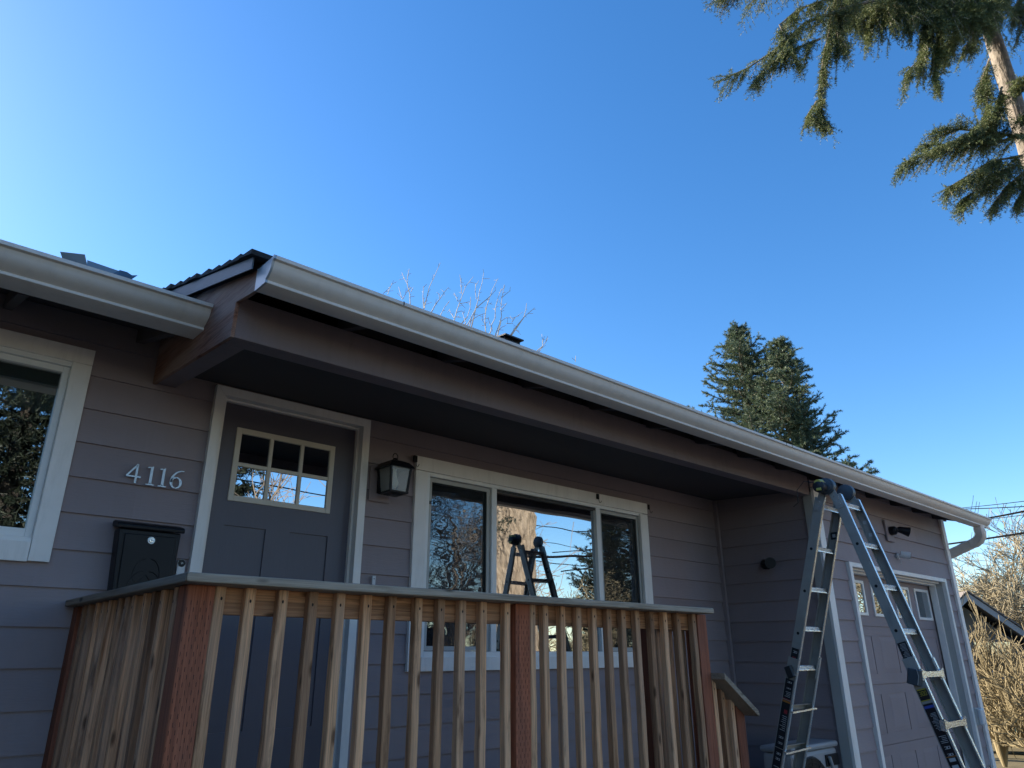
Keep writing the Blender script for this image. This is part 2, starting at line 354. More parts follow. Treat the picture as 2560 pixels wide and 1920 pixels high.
def flat_wall(x0, x1, z0, z1, holes, fn, depth=0.12):
    mb = MB()
    for a, b, c, e in cut_rects(x0, x1, z0, z1, holes):
        pts = [(a, 0.013, c), (b, 0.013, c), (b, depth, c), (a, depth, c), (a, 0.013, e), (b, 0.013, e), (b, depth, e), (a, depth, e)]
        mb.add([fn(*t) for t in pts], [(0, 3, 2, 1), (4, 5, 6, 7), (0, 1, 5, 4), (1, 2, 6, 5), (2, 3, 7, 6), (3, 0, 4, 7)])
    return mb
mainf = lambda u, y, z: (u, D + y, z)
sidef = lambda u, y, z: (GX + y, u, z)
frontf = lambda u, y, z: (u, GY + y, z)
LW = (-0.75, 0.655, 0.465, 1.45); DR = (1.375, 2.335, -0.75, 1.445); MW = (2.79, 5.24, -0.04, 1.245)
holes = [LW, DR, MW]
wl = flat_wall(-6, 6.5, GZ, 1.95, holes, mainf).build('wall', 'siding', house)
siding(wl, -6, 1.02, 0.483, -1.6, 1.78, holes, mainf)
siding(wl, 1.02, 6.40, 0.483, -1.6, 1.52, holes, mainf)
GD = (6.95, 9.40, -1.8, 0.80)
gw = flat_wall(GX, EX, GZ, 1.75, [GD], frontf).build('wall', 'siding', house)
siding(gw, GX + .085, EX - .075, 0.467, -1.6, 1.60, [(6.905, 9.43, -1.8, 0.815)], frontf)
sw = flat_wall(GY + .14, D + .1, GZ, 1.60, [], sidef).build('wall', 'siding', house)
siding(sw, GY + .085, D - .03, 0.467, -1.6, 1.52, [], sidef)
# right end wall, back and left walls, floor, inner partition
MB().box(EX - .12, EX, GY + .13, 12, GZ, 1.75).add([(EX - .12, GY + .1, 1.75), (EX, GY + .1, 1.75), (EX, 12, 1.75), (EX - .12, 12, 1.75), (EX - .12, 7.5, 2.75), (EX, 7.5, 2.75)], [(0, 1, 5, 4), (2, 3, 4, 5), (0, 4, 3), (1, 2, 5)]).build('wall', 'siding', house)
MB().box(-6, EX, 12.0, 12.12, GZ, 1.75).box(-6.12, -6, 4.05, 12, GZ, 1.75).build('wall', 'siding', house)
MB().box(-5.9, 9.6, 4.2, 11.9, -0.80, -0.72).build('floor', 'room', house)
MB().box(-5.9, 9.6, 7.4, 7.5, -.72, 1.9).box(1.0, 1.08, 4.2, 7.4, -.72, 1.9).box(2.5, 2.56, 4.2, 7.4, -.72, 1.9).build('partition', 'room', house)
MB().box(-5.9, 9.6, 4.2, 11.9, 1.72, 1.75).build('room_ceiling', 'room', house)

# corner boards
def cboard(x0, x1, y0, y1, z0, z1, mat='gtrim', name='corner_board'): return MB().box(x0, x1, y0, y1, z0, z1).build(name, mat, house, bevel=.002)
cboard(GX - .02, GX + .010, GY + .006, GY + .088, GZ, 1.40)  # white board on the porch side, shade put into its grey
cboard(GX - .02, GX + .082, GY - .022, GY + .004, GZ, 1.44, 'trim')
cboard(EX - .075, EX + .02, GY - .022, GY + .006, GZ, 1.56, 'trim')
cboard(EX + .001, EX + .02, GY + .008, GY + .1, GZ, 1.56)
cboard(GX - .035, GX + .0, D - .035, D + .004, GZ, 1.47, 'siding')
# ---- windows
def frame_rect(mb, x0, x1, z0, z1, w, y0, y1, mi=0, wb=None):
    wb = w if wb is None else wb
    mb.box(x0, x0 + w, y0, y1, z0, z1, mi); mb.box(x1 - w, x1, y0, y1, z0, z1, mi)
    mb.box(x0 + w, x1 - w, y0 + .0005, y1 - .0005, z1 - w, z1, mi); mb.box(x0 + w, x1 - w, y0 + .0005, y1 - .0005, z0, z0 + wb, mi); return mb
def board(parent, x0, x1, z0, z1, y0, y1, mat='trim', name='casing'):
    cx_, cy_, cz_ = (x0 + x1) / 2, (y0 + y1) / 2, (z0 + z1) / 2
    o = MB().box(x0 - cx_, x1 - cx_, y0 - cy_, y1 - cy_, z0 - cz_, z1 - cz_).build(name, mat, parent, bevel=.002); o.location = (cx_, cy_, cz_); return o
def pane(parent, x0, x1, z0, z1, y, mat='glass', name='pane'):
    return MB().box(x0, x1, y, y + .005, z0, z1).build(name, mat, parent)
k = (D - .022) / D
win = MB(); frame_rect(win, 2.815, 5.215, -0.015, 1.215, .045, 3.992, 4.09)
win.box(3.425, 3.475, 3.993, 4.088, .03, 1.17); win.box(4.585, 4.635, 3.993, 4.088, .03, 1.17)
win = win.build('window', 'vinyl', house, bevel=.003); win['label'] = 'wide three-part window with dark side screens reflecting the ladder'
board(win, 2.745 * k, 2.845 * k, -.09 * k, 1.200 * k, 3.978, 4.006)
board(win, 5.19 * k, 5.298 * k, -.09 * k, 1.195 * k, 3.978, 4.006)
board(win, 2.745 * k, 5.298 * k, 1.203 * k, 1.299 * k, 3.976, 4.006)
board(win, 2.848 * k, 5.187 * k, -.09 * k, -.005 * k, 3.977, 4.006)
for a, b, m_ in ((2.862, 3.423, 'glass_side'), (3.477, 4.583, 'glass'), (4.637, 5.168, 'glass_side')):
    pane(win, a, b, .032, 1.168, 4.035 if m_ != 'glass' else 4.025, m_)
MB().box(3.477, 4.583, 4.000, 4.0245, 1.150, 1.168).build('glazing_bead', 'blackp', win)
for a, b in ((2.862, 3.423), (4.637, 5.168)):
    frame_rect(MB(), a + .002, b - .002, .034, 1.166, .028, 4.012, 4.022).build('screen_frame', 'gtrim', win)
    MB().box(a + .03, b - .03, 4.016, 4.017, .062, 1.138).build('screen', 'screen', win)
MB().box(2.86, 2.885, 4.000, 4.011, .98, 1.0).build('latch', 'blackp', win)
lw = MB(); frame_rect(lw, -.72, .655, .465, 1.425, .045, 3.990, 4.09, wb=.06); frame_rect(lw, -.675, .61, .525, 1.38, .030, 4.012, 4.06, wb=.04)
lw = lw.build('window', 'vinyl', house, bevel=.003); lw['label'] = 'left window with a half drawn pale shade, cut by the photo edge'
board(lw, .614 * k, .702 * k, .419 * k, 1.4105 * k, 3.977, 4.006)
board(lw, -.9, .702 * k, 1.412 * k, 1.496 * k, 3.976, 4.006)
board(lw, -.9, .612 * k, .415 * k, .505 * k, 3.978, 4.006)
board(lw, -.99, -.902, .415 * k, 1.496 * k, 3.977, 4.006)
pane(lw, -.645, .58, .565, 1.35, 4.036, 'glass_left')
MB().box(-.655, .595, 4.064, 4.067, 1.145, 1.44).build('roller_shade', 'shade', lw)
MB().box(-.655, .595, 4.062, 4.072, 1.13, 1.1445).build('shade_bar', 'shade', lw)
MB().box(.48, .515, 3.984, 3.990, .478, .486).build('weep_cover', 'gtrim', lw)
# curtains of the side sashes
for a, b in ((2.80, 3.36), (4.68, 5.22)):
    mb = MB(); n = 60; vs = []
    for i in range(n + 1):
        x = a + (b - a) * i / n; y = 4.22 + .02 * math.sin(i * 1.25) + .008 * math.sin(i * .61)
        vs += [(x, y, -.1), (x, y, 1.25)]
    mb.add(vs, [(2 * i, 2 * i + 2, 2 * i + 3, 2 * i + 1) for i in range(n)]).build('curtain', 'curtain', win, smooth=True)

# ---- front door
fr = MB(); kk = (D - .03) / D
dr = MB().box(1.42, 2.292, 4.068, 4.112, -.70, 1.405).build('door', 'door', house, bevel=.002)
dr['label'] = 'charcoal front door with six small panes in its upper part'
# casing with a mitre look, jamb and stops
ko = kk
def mitre_casing(x0, x1, zt, zb, w, y0, y1):
    for side in (0, 1):
        xo = (x0, x1)[side]; xi = xo + (w if side == 0 else -w)
        MB().prism([(xo, zb), (xi, zb), (xi, zt - w - .0006), (xo, zt - .0006)][:: (1 if side == 0 else -1)], lambda p, y: (p[0], y, p[1]), y0, y1).build('casing', 'trim', dr, bevel=.0015)
    MB().prism([(x0 + .0006, zt), (x0 + w, zt - w), (x1 - w, zt - w), (x1 - .0006, zt)], lambda p, y: (p[0], y, p[1]), y0, y1).build('casing', 'trim', dr, bevel=.0015)
mitre_casing(1.342 * ko, 2.366 * ko, 1.472 * ko, -.78, .052, 3.968, 4.004)
jb = MB().box(1.384, 1.404, 4.0045, 4.13, -.78, 1.425).box(2.304, 2.324, 4.0045, 4.13, -.78, 1.425).box(1.404, 2.304, 4.0045, 4.13, 1.412, 1.432)
jb.box(1.404, 1.418, 4.03, 4.066, -.78, 1.411).box(2.29, 2.304, 4.03, 4.066, -.78, 1.411).box(1.418, 2.29, 4.03, 4.066, 1.398, 1.411)
jb.build('jamb', 'trim', dr, bevel=.0015)
MB().box(1.36, 2.34, 3.93, 4.12, -.745, -.705).build('threshold', 'gtrim', dr)
s = 4.055 / 4
lx0, lx1, lz0, lz1 = 1.488 * s, 2.120 * s, .818 * s, 1.243 * s
lf = MB(); frame_rect(lf, lx0, lx1, lz0, lz1, .032, 4.048, 4.070)
cw = (lx1 - lx0 - .064 - .044) / 3; chh = (lz1 - lz0 - .064 - .022) / 2
for i in (1, 2): x = lx0 + .032 + i * cw + (i - 1) * .022; lf.box(x, x + .022, 4.050, 4.069, lz0 + .032, lz1 - .032)
zz = lz0 + .032 + chh
for i in range(3): x = lx0 + .032 + i * (cw + .022); lf.box(x + .0002, x + cw - .0002, 4.0503, 4.069, zz, zz + .022)
lf.build('glazing_frame', 'light_frame', dr, bevel=.002)
for i in range(3):
    for j in range(2):
        x = lx0 + .032 + i * (cw + .022); z = lz0 + .032 + j * (chh + .022)
        pane(dr, x + .0005, x + cw - .0005, z + .0005, z + chh - .0005, 4.060, 'glass_door')
s = 4.068 / 4
# stiles and rails stand proud of the two sunk lower panels
px = [1.486 * s, 1.726 * s, 1.872 * s, 2.117 * s]; pz = (-.36 * s, .680 * s)
st = MB().box(1.421, px[0], 4.058, 4.0679, -.695, 1.40).box(px[3], 2.291, 4.058, 4.0679, -.695, 1.40)
st.box(px[0], px[3], 4.0581, 4.0679, pz[1], lz0 - .0002).box(px[1], px[2], 4.0581, 4.0679, pz[0], pz[1]).box(px[0], px[3], 4.0581, 4.0679, -.695, pz[0])
st.box(px[0], px[3], 4.0581, 4.0679, lz1 + .0002, 1.40).box(px[0], lx0 - .0002, 4.0581, 4.0679, lz0, lz1).box(lx1 + .0002, px[3] - .0002, 4.0581, 4.0679, lz0, lz1)
st.build('stile_and_rail', 'door', dr)

# ---- porch beam, side beam, ceiling, plywood cheek
Bm = [(1.00, 2.915, 1.302, 1.464), (6.405, 2.985, 1.372, 1.515)]
def skewbox(x0, y00, y01, z00, z01, x1, y10, y11, z10, z11):
    return [(x0, y00, z00), (x1, y10, z10), (x1, y11, z10 + 0), (x0, y01, z00), (x0, y00, z01), (x1, y10, z11), (x1, y11, z11), (x0, y01, z01)], [(0, 3, 2, 1), (4, 5, 6, 7), (0, 1, 5, 4), (1, 2, 6, 5), (2, 3, 7, 6), (3, 0, 4, 7)]
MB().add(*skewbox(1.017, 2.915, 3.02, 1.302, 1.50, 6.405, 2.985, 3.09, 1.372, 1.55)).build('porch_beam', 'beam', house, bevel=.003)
# side beam under the raised roof edge
yz = [(3.021, 1.312), (3.988, 1.389), (3.988, 1.60), (3.021, 1.50)]
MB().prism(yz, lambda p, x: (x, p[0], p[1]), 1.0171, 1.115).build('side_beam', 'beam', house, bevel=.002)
MB().add(*skewbox(1.116, 3.021, 3.987, 1.405, 1.42, 6.40, 3.092, 3.987, 1.445, 1.46)).build('x', 'ceiling', house)
bpy.data.objects.remove(bpy.data.objects['x'])
cv = [(1.116, 3.021, 1.385), (6.40, 3.0915, 1.425), (6.40, 3.987, 1.473), (1.116, 3.987, 1.473)]
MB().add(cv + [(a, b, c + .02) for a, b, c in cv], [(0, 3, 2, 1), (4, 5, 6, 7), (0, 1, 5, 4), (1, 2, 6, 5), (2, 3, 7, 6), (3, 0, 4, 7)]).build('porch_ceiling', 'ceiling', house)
ply = [(3.995, 1.386), (2.912, 1.299), (2.905, 1.462), (2.83, 1.452), (2.76, 1.443), (2.688, 1.437), (2.688, 1.530), (3.40, 1.706), (3.995, 1.76)]
MB().prism(ply, lambda p, x: (x, p[0], p[1]), .999, 1.016).build('plywood_cheek', 'ply', house)

# ---- roofs: z on the right roof and on the left roof
rz = lambda y: 1.565 + .262 * (y - 2.66)
lz_ = lambda y: 1.560 + .25 * (y - 3.42)
def slope_slab(x0, x1, y0, y1, zf, t, mat, name, parent=house):
    pts = [(y0, zf(y0)), (y1, zf(y1)), (y1, zf(y1) + t), (y0, zf(y0) + t)]
    return MB().prism(pts, lambda p, x: (x, p[0], p[1]), x0, x1).build(name, mat, parent)
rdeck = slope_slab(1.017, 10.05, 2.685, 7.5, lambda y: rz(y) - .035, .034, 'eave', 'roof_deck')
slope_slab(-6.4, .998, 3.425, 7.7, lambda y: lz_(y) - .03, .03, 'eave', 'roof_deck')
MB().add([(-6.4, 7.5, 2.85), (10.05, 7.5, 2.85), (10.05, 12.5, 1.55), (-6.4, 12.5, 1.55), (-6.4, 7.5, 2.80), (10.05, 7.5, 2.80), (10.05, 12.5, 1.50), (-6.4, 12.5, 1.50)], [(0, 1, 2, 3), (7, 6, 5, 4), (0, 3, 7, 4), (1, 5, 6, 2), (3, 2, 6, 7)]).build('roof', 'shingle', house)
def shingles(x0, x1, y0, y1, zf, jag, name='shingle_courses'):
    mb = MB(); y = y0; i = 0; lift = .0
    while y < y1:
        ye = min(y + .15, y1); j = random.uniform(-jag, jag)
        t = .011 + random.uniform(0, .006)
        a, b = zf(y), zf(ye)
        n = 26 if jag else 20; xs = np.linspace(x0 + j, x1 + random.uniform(-.01, .012), n + 1)
        for q in range(n):
            up = random.uniform(0, .004)
            xa, xb = xs[q] + (.0015 if q else 0), xs[q + 1] - .0015
            mb.add([(xa, y, a + .001), (xb, y, a + .001), (xb, ye, b + .001), (xa, ye, b + .001), (xa, y, a + t + .012 + up), (xb, y, a + t + .012 + up), (xb, ye, b + .006), (xa, ye, b + .006)],
                   [(0, 3, 2, 1), (4, 5, 6, 7), (0, 1, 5, 4), (1, 2, 6, 5), (2, 3, 7, 6), (3, 0, 4, 7)])
        y += .143; i += 1
    o = mb.build(name, 'shingle', house); o['kind'] = 'stuff'; return o
shingles(.945, 10.10, 2.640, 7.5, lambda y: rz(y) + .006, .012)
shingles(-6.4, .93, 3.40, 7.6, lambda y: lz_(y) + .004, .0)
# raised roof edge: metal drip edge and rake board
MB().prism([(2.672, rz(2.672) - .052), (4.9, rz(4.9) - .088), (4.9, rz(4.9) + .003), (2.672, rz(2.672) + .003)], lambda p, x: (x, p[0], p[1]), .962, .968).build('drip_edge', 'roofmetal', house)
MB().prism([(3.40, 1.60), (5.5, 2.0), (5.5, rz(5.5) - .04), (3.40, rz(3.40) - .04)], lambda p, x: (x, p[0], p[1]), 1.018, 1.05).build('rake_board', 'siding', house)
for i in range(8): MB().box(1.02, 1.022, 0, 0, 0, 0) if False else None
# ---- fascia, rafters and blocking
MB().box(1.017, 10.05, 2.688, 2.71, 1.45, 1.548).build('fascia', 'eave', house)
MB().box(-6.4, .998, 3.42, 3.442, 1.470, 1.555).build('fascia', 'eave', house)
def rafter(x, y0, y1, zf, h, mat='eave'):
    o = MB().prism([(y0, zf(y0) - h), (y1, zf(y1) - h), (y1, zf(y1)), (y0, zf(y0))], lambda p, t: (t, p[0], p[1]), -.02, .02).build('rafter', mat, house); o.location.x = x
for i in range(14):
    rafter(1.55 + i * .61, 2.711, 2.97, lambda y: rz(y) - .036, .095)
for i in range(11): rafter(.90 - i * .61, 3.443, 4.012, lambda y: lz_(y) - .031, .075)
for i in range(14): MB().box(1.571 + i * .61, 2.138 + i * .61 - .008, 3.00, 3.02, 1.552, 1.60).build('blocking', 'eave', house)
MB().box(GX, EX, GY - .001 + .013, GY + .02, 1.60, 1.70).build('frieze', 'siding', house)
# ---- gutters
def gutter_profile(yb, yf, zb, zt):
    w = yb - yf; h = zt - zb
    P = [(0, 0), (.60, 0), (.62, .02), (.62, .13), (.60, .15), (.64, .19), (.70, .25), (.765, .33), (.82, .42), (.86, .52), (.885, .62), (.905, .72), (.925, .79), (.985, .815), (1, .83), (1, .985), (.985, 1.0), (.90, 1.0), (.90, .95), (.03, .95), (.03, 1.0), (0, 1.0)]
    return [(yb - a * w, zb + b * h) for a, b in P]
def gutter(x0, x1, yb, yf, zb, zt):
    fn = lambda p, x: (x, p[0], p[1])
    g = MB().prism(gutter_profile(yb, yf, zb, zt), fn, x0, x1).build('gutter', 'gutter', house, smooth=True)
    return g
g = gutter(1.0 + .002, 10.10, 2.686, 2.522, 1.427, 1.531)
pf = gutter_profile(2.686, 2.522, 1.427, 1.531)
MB().prism([p for p in pf if True], lambda p, x: (x, p[0], p[1]), .992, 1.0015).build('end_cap', 'gcap', g)
MB().prism([p for p in pf if True], lambda p, x: (x, p[0], p[1]), 10.1005, 10.106).build('end_cap', 'gutter', g)
for x in (1.62, 4.2, 5.15, 5.24, 6.9, 8.5): MB().box(x, x + .004, 2.5205, 2.54, 1.512, 1.5322).build('seam', 'hole', g)
g2 = gutter(-6.3, .994, 3.42, 3.197, 1.456, 1.565)
MB().prism(gutter_profile(3.42, 3.197, 1.456, 1.565), lambda p, x: (x, p[0], p[1]), .9945, .9985).build('end_cap', 'gutter', g2)
# downspout: outlet, curved elbow back to the side wall, pipe down the wall
def rect_tube(pts, w, h, side, mat, name, parent, corr=True):
    mb = MB(); rings = []; n = len(pts); pts = [Vector(p) for p in pts]
    for i, p in enumerate(pts):
        t = (pts[min(i + 1, n - 1)] - pts[max(i - 1, 0)]).normalized(); sd_ = (Vector(side) - t * Vector(side).dot(t)).normalized(); up = t.cross(sd_)
        sc = 1.0 + (.035 * math.sin(i * 2.1) if corr else 0); ring = []
        for a, b in [(-.5, -.36), (-.36, -.5), (.36, -.5), (.5, -.36), (.5, .36), (.36, .5), (-.36, .5), (-.5, .36)]:
            ring.append(p + sd_ * a * w * sc + up * b * h * sc)
        rings.append(ring)
    vs = [v for r_ in rings for v in r_]; fs = []
    for i in range(n - 1):
        for k_ in range(8): fs.append((i * 8 + k_, i * 8 + (k_ + 1) % 8, (i + 1) * 8 + (k_ + 1) % 8, (i + 1) * 8 + k_))
    fs += [tuple(range(8))[::-1], tuple((n - 1) * 8 + k_ for k_ in range(8))]
    return mb.add(vs, fs).build(name, mat, parent, smooth=True)
ds = rect_tube([(9.90, 2.625, 1.44 - .014 * i) for i in range(5)] + [(9.90 + .014 * i, 2.625 + .19 * (1 - math.cos(i * .115)), 1.375 - .125 * math.sin(i * .115)) for i in range(13)] +
               [(10.068, 2.785 + .045 * i, 1.252 - .017 * i) for i in range(1, 11)], .118, .098, (1, 0, 0), 'gutter', 'downspout_elbow', house)
rect_tube([(9.80, 3.20 + .001 * i, 1.02 - .35 * i) for i in range(8)], .0851, .0751, (1, 0, 0), 'gutter', 'downspout', house, False).location.x = .03

# ---- garage door
gd = MB().box(7.0, 9.46, 3.142, 3.18, GZ, .775).build('garage_door', 'siding', house)
gd['label'] = 'sectional garage door with four small square windows in the top row'
cols = [7.16 + .572 * i for i in range(4)]; secs = [(.262, .77), (-.262, .256), (-.779, -.268), (-1.30, -.785), (-1.71, -1.306)]
for si, (a, b) in enumerate(secs):
    hs = [(c, c + .41, a + .09, b - .085) for c in cols] if si else [(c, c + .41, .356, .69) for c in cols]
    mb = MB()
    for q in cut_rects(7.0, 9.46, a, b, hs): mb.box(q[0], q[1], 3.130, 3.1418, q[2], q[3])
    sec = mb.build('door_section', 'siding', gd)
    for (h0, h1, h2, h3) in hs:
        if si == 0:
            frame_rect(MB(), h0 + .001, h1 - .001, h2 + .001, h3 - .001, .028, 3.118, 3.138).build('window_frame', 'vinyl', sec, bevel=.003)
            pane(sec, h0 + .03, h1 - .03, h2 + .03, h3 - .03, 3.128, 'glass')
        else:
            i0 = .045
            vs = [(h0, 3.1355, h2), (h1, 3.1355, h2), (h1, 3.1355, h3), (h0, 3.1355, h3), (h0 + i0, 3.131, h2 + i0), (h1 - i0, 3.131, h2 + i0), (h1 - i0, 3.131, h3 - i0), (h0 + i0, 3.131, h3 - i0)]
            MB().add(vs, [(0, 1, 5, 4), (1, 2, 6, 5), (2, 3, 7, 6), (3, 0, 4, 7), (4, 5, 6, 7)]).build('raised_panel', 'siding', sec)
# casing and the deep jamb
kg = 1.0
gc = MB().box(6.913, 6.968, 2.945, 2.984, GZ, .812).build('casing', 'trim', gd, bevel=.002)
MB().box(9.370, 9.424, 2.945, 2.984, GZ, .812).build('casing', 'trim', gd, bevel=.002)
MB().box(6.969, 9.369, 2.946, 2.984, .772, .812).build('casing', 'trim', gd, bevel=.002)
MB().box(6.94, 6.966, 2.985, 3.20, GZ, .80).box(9.372, 9.40, 2.985, 3.20, GZ, .80).box(6.967, 9.371, 2.985, 3.20, .774, .80).build('jamb', 'gtrim', gd)  # white jamb return, its shade put into the colour
MB().box(9.335, 9.3715, 3.05, 3.115, GZ, .773).box(6.967, 7.00, 3.05, 3.115, GZ, .773).box(7.0, 9.335, 3.05, 3.115, .738, .7735).box(7.0, 9.335, 3.0, 3.05, .755, .7735).build('door_stop', 'trim', gd, bevel=.003)

# ---- roof vent and loose flashing
rv = thing('roof_vent', 'small dark mesh-sided vent box standing on the roof behind the gutter', 'vent', (2.845, 3.20, rz(3.2) + .02))
rv.scale = (.60, .8, .78)
MB().box(-.10, .12, -.08, .08, 0, .245).build('vent_box', 'mesh', rv)
MB().box(-.085, .105, -.065, .065, 0, .235).build('core', 'blackp', rv)
mb = MB()
for x in (-.10, .015, .12): mb.box(x - .006, x + .006, -.084, -.0805, 0, .245)
for i in range(9): mb.box(-.10, .12, -.083, -.0815, .02 + i * .026, .026 + i * .026)
mb.build('grille', 'blackp', rv)
MB().add([(-.13, -.12, .246), (.14, -.12, .246), (.14, .12, .262), (-.13, .12, .262), (-.13, -.12, .258), (.14, -.12, .258), (.14, .12, .274), (-.13, .12, .274)], [(0, 3, 2, 1), (4, 5, 6, 7), (0, 1, 5, 4), (1, 2, 6, 5), (2, 3, 7, 6), (3, 0, 4, 7)]).build('lid', 'blackp', rv)
def sheet(pts, label, name='flashing_sheet', mat='flash'):
    a = [Vector(p) for p in pts]; n = len(a); nm = (a[1] - a[0]).cross(a[2] - a[0]).normalized() * .0018
    o = MB().add([p for p in a] + [p + nm for p in a], [tuple(range(n)), tuple(range(n, 2 * n))[::-1]] + [(i, (i + 1) % n, n + (i + 1) % n, n + i) for i in range(n)]).build(name, mat)
    return tag(o, label, 'metal flashing', 'loose flashing on the left roof')
def atY(px, py, y): r_ = pix(px, py); return r_ * (y / r_.y)
sheet([atY(150, 629, 3.56), atY(212, 636, 3.50), atY(219, 668, 3.50), atY(160, 660, 3.56)], 'leftmost upright bent square of grey flashing above the left gutter')
sheet([atY(218, 650, 3.58), atY(297, 677, 3.52), atY(300, 710, 3.50), atY(216, 690, 3.56)], 'long low strip of grey flashing between two bent pieces above the left gutter')
cur = [atY(285, 682, 3.50), atY(300, 675, 3.52), atY(318, 680, 3.52), atY(330, 688, 3.51), atY(344, 688, 3.50), atY(326, 700, 3.48), atY(310, 700, 3.47), atY(290, 692, 3.46)]
o = sheet(cur, 'curled dark flashing scrap, the one nearest the plywood', mat='roofmetal')

# ------------------------------------------------------------------ porch deck with railing
RY = 2.491; CZ0, CZ1 = .2225, .2520
deck = thing('porch_deck', 'raised wooden porch with cedar balusters, redwood posts and a greyed cap rail', 'porch')
def part(mb, name, mat, loc, bevel=0, parent=deck):
    o = mb.build(name, mat, parent, bevel=bevel); o.location = loc; return o
# cap rails
capf = lambda p, z: (p[0], p[1], z)
part(MB().prism([(.0, .0), (2.94, .0), (2.94, .14), (.14, .14)], capf, 0, .0295), 'cap_rail', 'cap', (.800, 2.4015, CZ0), .0055)
part(MB().prism([(.0, .0015), (.14, .1415), (.14, 1.585), (0, 1.585)], capf, 0, .0293), 'cap_rail', 'capy', (.7995, 2.4015, CZ0), .0055)
# posts
pm = MB().box(-.0445, .0445, 0, .089, 0, 1.6).build('post', 'red', deck, bevel=.003)
posts = [(.885, RY, -1.378), (3.7405, RY, -1.379), (2.326, RY + .0005, -1.379), (.885, 3.905, -1.379), (3.7405, 2.845, -1.380)]
pm.location = posts[0]
for p in posts[1:]:
    c = pm.copy(); c.parent = deck; C.objects.link(c); c.location = p
# incised marks of the treated corner and middle posts
mb = MB()
for i in range(260):
    x = -.04 + .0105 * (i % 8) + random.uniform(-.0012, .0012); z = .12 + (i // 8) * .045 + (.022 if i % 2 else 0)
    if z < 1.56: mb.box(x, x + .0013, -.0006, .0012, z, z + .014)
inc = mb.build('incising', 'hole', pm); 
c = bpy.data.objects.new('incising', inc.data); C.objects.link(c)
p2 = [o for o in bpy.data.objects if o.parent == deck and o.name.startswith('post') and abs(o.location.x - 2.326) < .01][0]; c.parent = p2
# balusters: measured left edges of the front faces
xl = [.931, 1.032, 1.155, 1.271, 1.382, 1.499, 1.610, 1.738, 1.850, 1.963, 2.079, 2.217, 2.3725, 2.457, 2.569, 2.683, 2.796, 2.908, 3.020, 3.136, 3.257, 3.378, 3.498, 3.650]
xl[1] = 1.036
bals = []
def bal_mesh(j, L=1.05):
    mb = MB(); n = 9; w = .0355
    zs = np.linspace(-L, 0, n + 1); rs = np.random.default_rng(100 + j)
    rings = []
    for i, z in enumerate(zs):
        dx = rs.normal(0, .0007); dy = rs.normal(0, .0005); ch = .0035
        q = [(ch, 0), (w - ch, 0), (w, ch), (w, w - ch), (w - ch, w), (ch, w), (0, w - ch), (0, ch)]
        rings += [(a + dx, b + dy, z) for a, b in q]
    fs = [tuple(range(8))[::-1], tuple(n * 8 + k_ for k_ in range(8))]
    for i in range(n):
        for k_ in range(8): fs.append((i * 8 + k_, i * 8 + (k_ + 1) % 8, (i + 1) * 8 + (k_ + 1) % 8, (i + 1) * 8 + k_))
    mb.add(rings, fs)
    # countersunk screw with its dark bleed
    cz = -.043 + rs.uniform(-.004, .004); cx_ = w / 2 + rs.uniform(-.004, .004)
    mb.add([(cx_ + .0036 * math.cos(t), -.0012, cz + .0062 * math.sin(t)) for t in np.linspace(0, 2 * math.pi, 9)[:-1]], [tuple(range(8))], 1)
    return mb
protos = []
for j in range(6):
    o = bal_mesh(j).build('baluster', ['wood', 'hole'], deck); protos.append(o)
for i, x in enumerate(xl):
    pz_ = CZ0 - .001 + random.uniform(-.0005, .0005)
    if i < 6: o = protos[i]
    else: o = protos[(i * 5) % 6].copy(); C.objects.link(o); o.parent = deck
    o.location = (x, RY, pz_); bals.append(o)
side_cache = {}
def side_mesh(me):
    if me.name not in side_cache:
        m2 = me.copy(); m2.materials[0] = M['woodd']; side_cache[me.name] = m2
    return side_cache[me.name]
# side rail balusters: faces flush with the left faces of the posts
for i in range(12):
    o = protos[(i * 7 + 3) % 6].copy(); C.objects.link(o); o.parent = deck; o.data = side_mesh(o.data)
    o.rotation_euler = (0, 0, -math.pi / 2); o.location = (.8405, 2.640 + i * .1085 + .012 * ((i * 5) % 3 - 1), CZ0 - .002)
# top and bottom rails behind the balusters
for x0, x1 in ((.931, 2.280), (2.372, 3.695)):
    mb = MB().box(0, x1 - x0, 0, .037, 0, .088); part(mb, 'rail', 'woodx', (x0, RY + .0365, .134), .002)
    mb = MB().box(0, x1 - x0, 0, .037, 0, .088); part(mb, 'rail', 'woodx', (x0, RY + .0365, -.66), .002)
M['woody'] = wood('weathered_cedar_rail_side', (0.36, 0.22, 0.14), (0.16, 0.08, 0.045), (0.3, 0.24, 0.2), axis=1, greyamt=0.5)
part(MB().box(0, .037, 0, 1.32, 0, .088), 'rail', 'woody', (.8775, 2.583, .1335), .002)
part(MB().box(0, .037, 0, 1.32, 0, .088), 'rail', 'woody', (.8775, 2.583, -.6605), .002)
# short return at the head of the steps
part(MB().box(0, .037, 0, .262, 0, .088), 'rail', 'woody', (3.722, 2.582, .1340), .002)
part(MB().box(0, .14, 0, .30, 0, .0295), 'cap_rail', 'capy', (3.60, 2.5435, CZ0 - .0006), .003)
for i in range(3):
    o = protos[(i * 2 + 1) % 6].copy(); C.objects.link(o); o.parent = deck; o.rotation_euler = (0, 0, -math.pi / 2); o.location = (3.684, 2.635 + i * .088, CZ0 - .003)
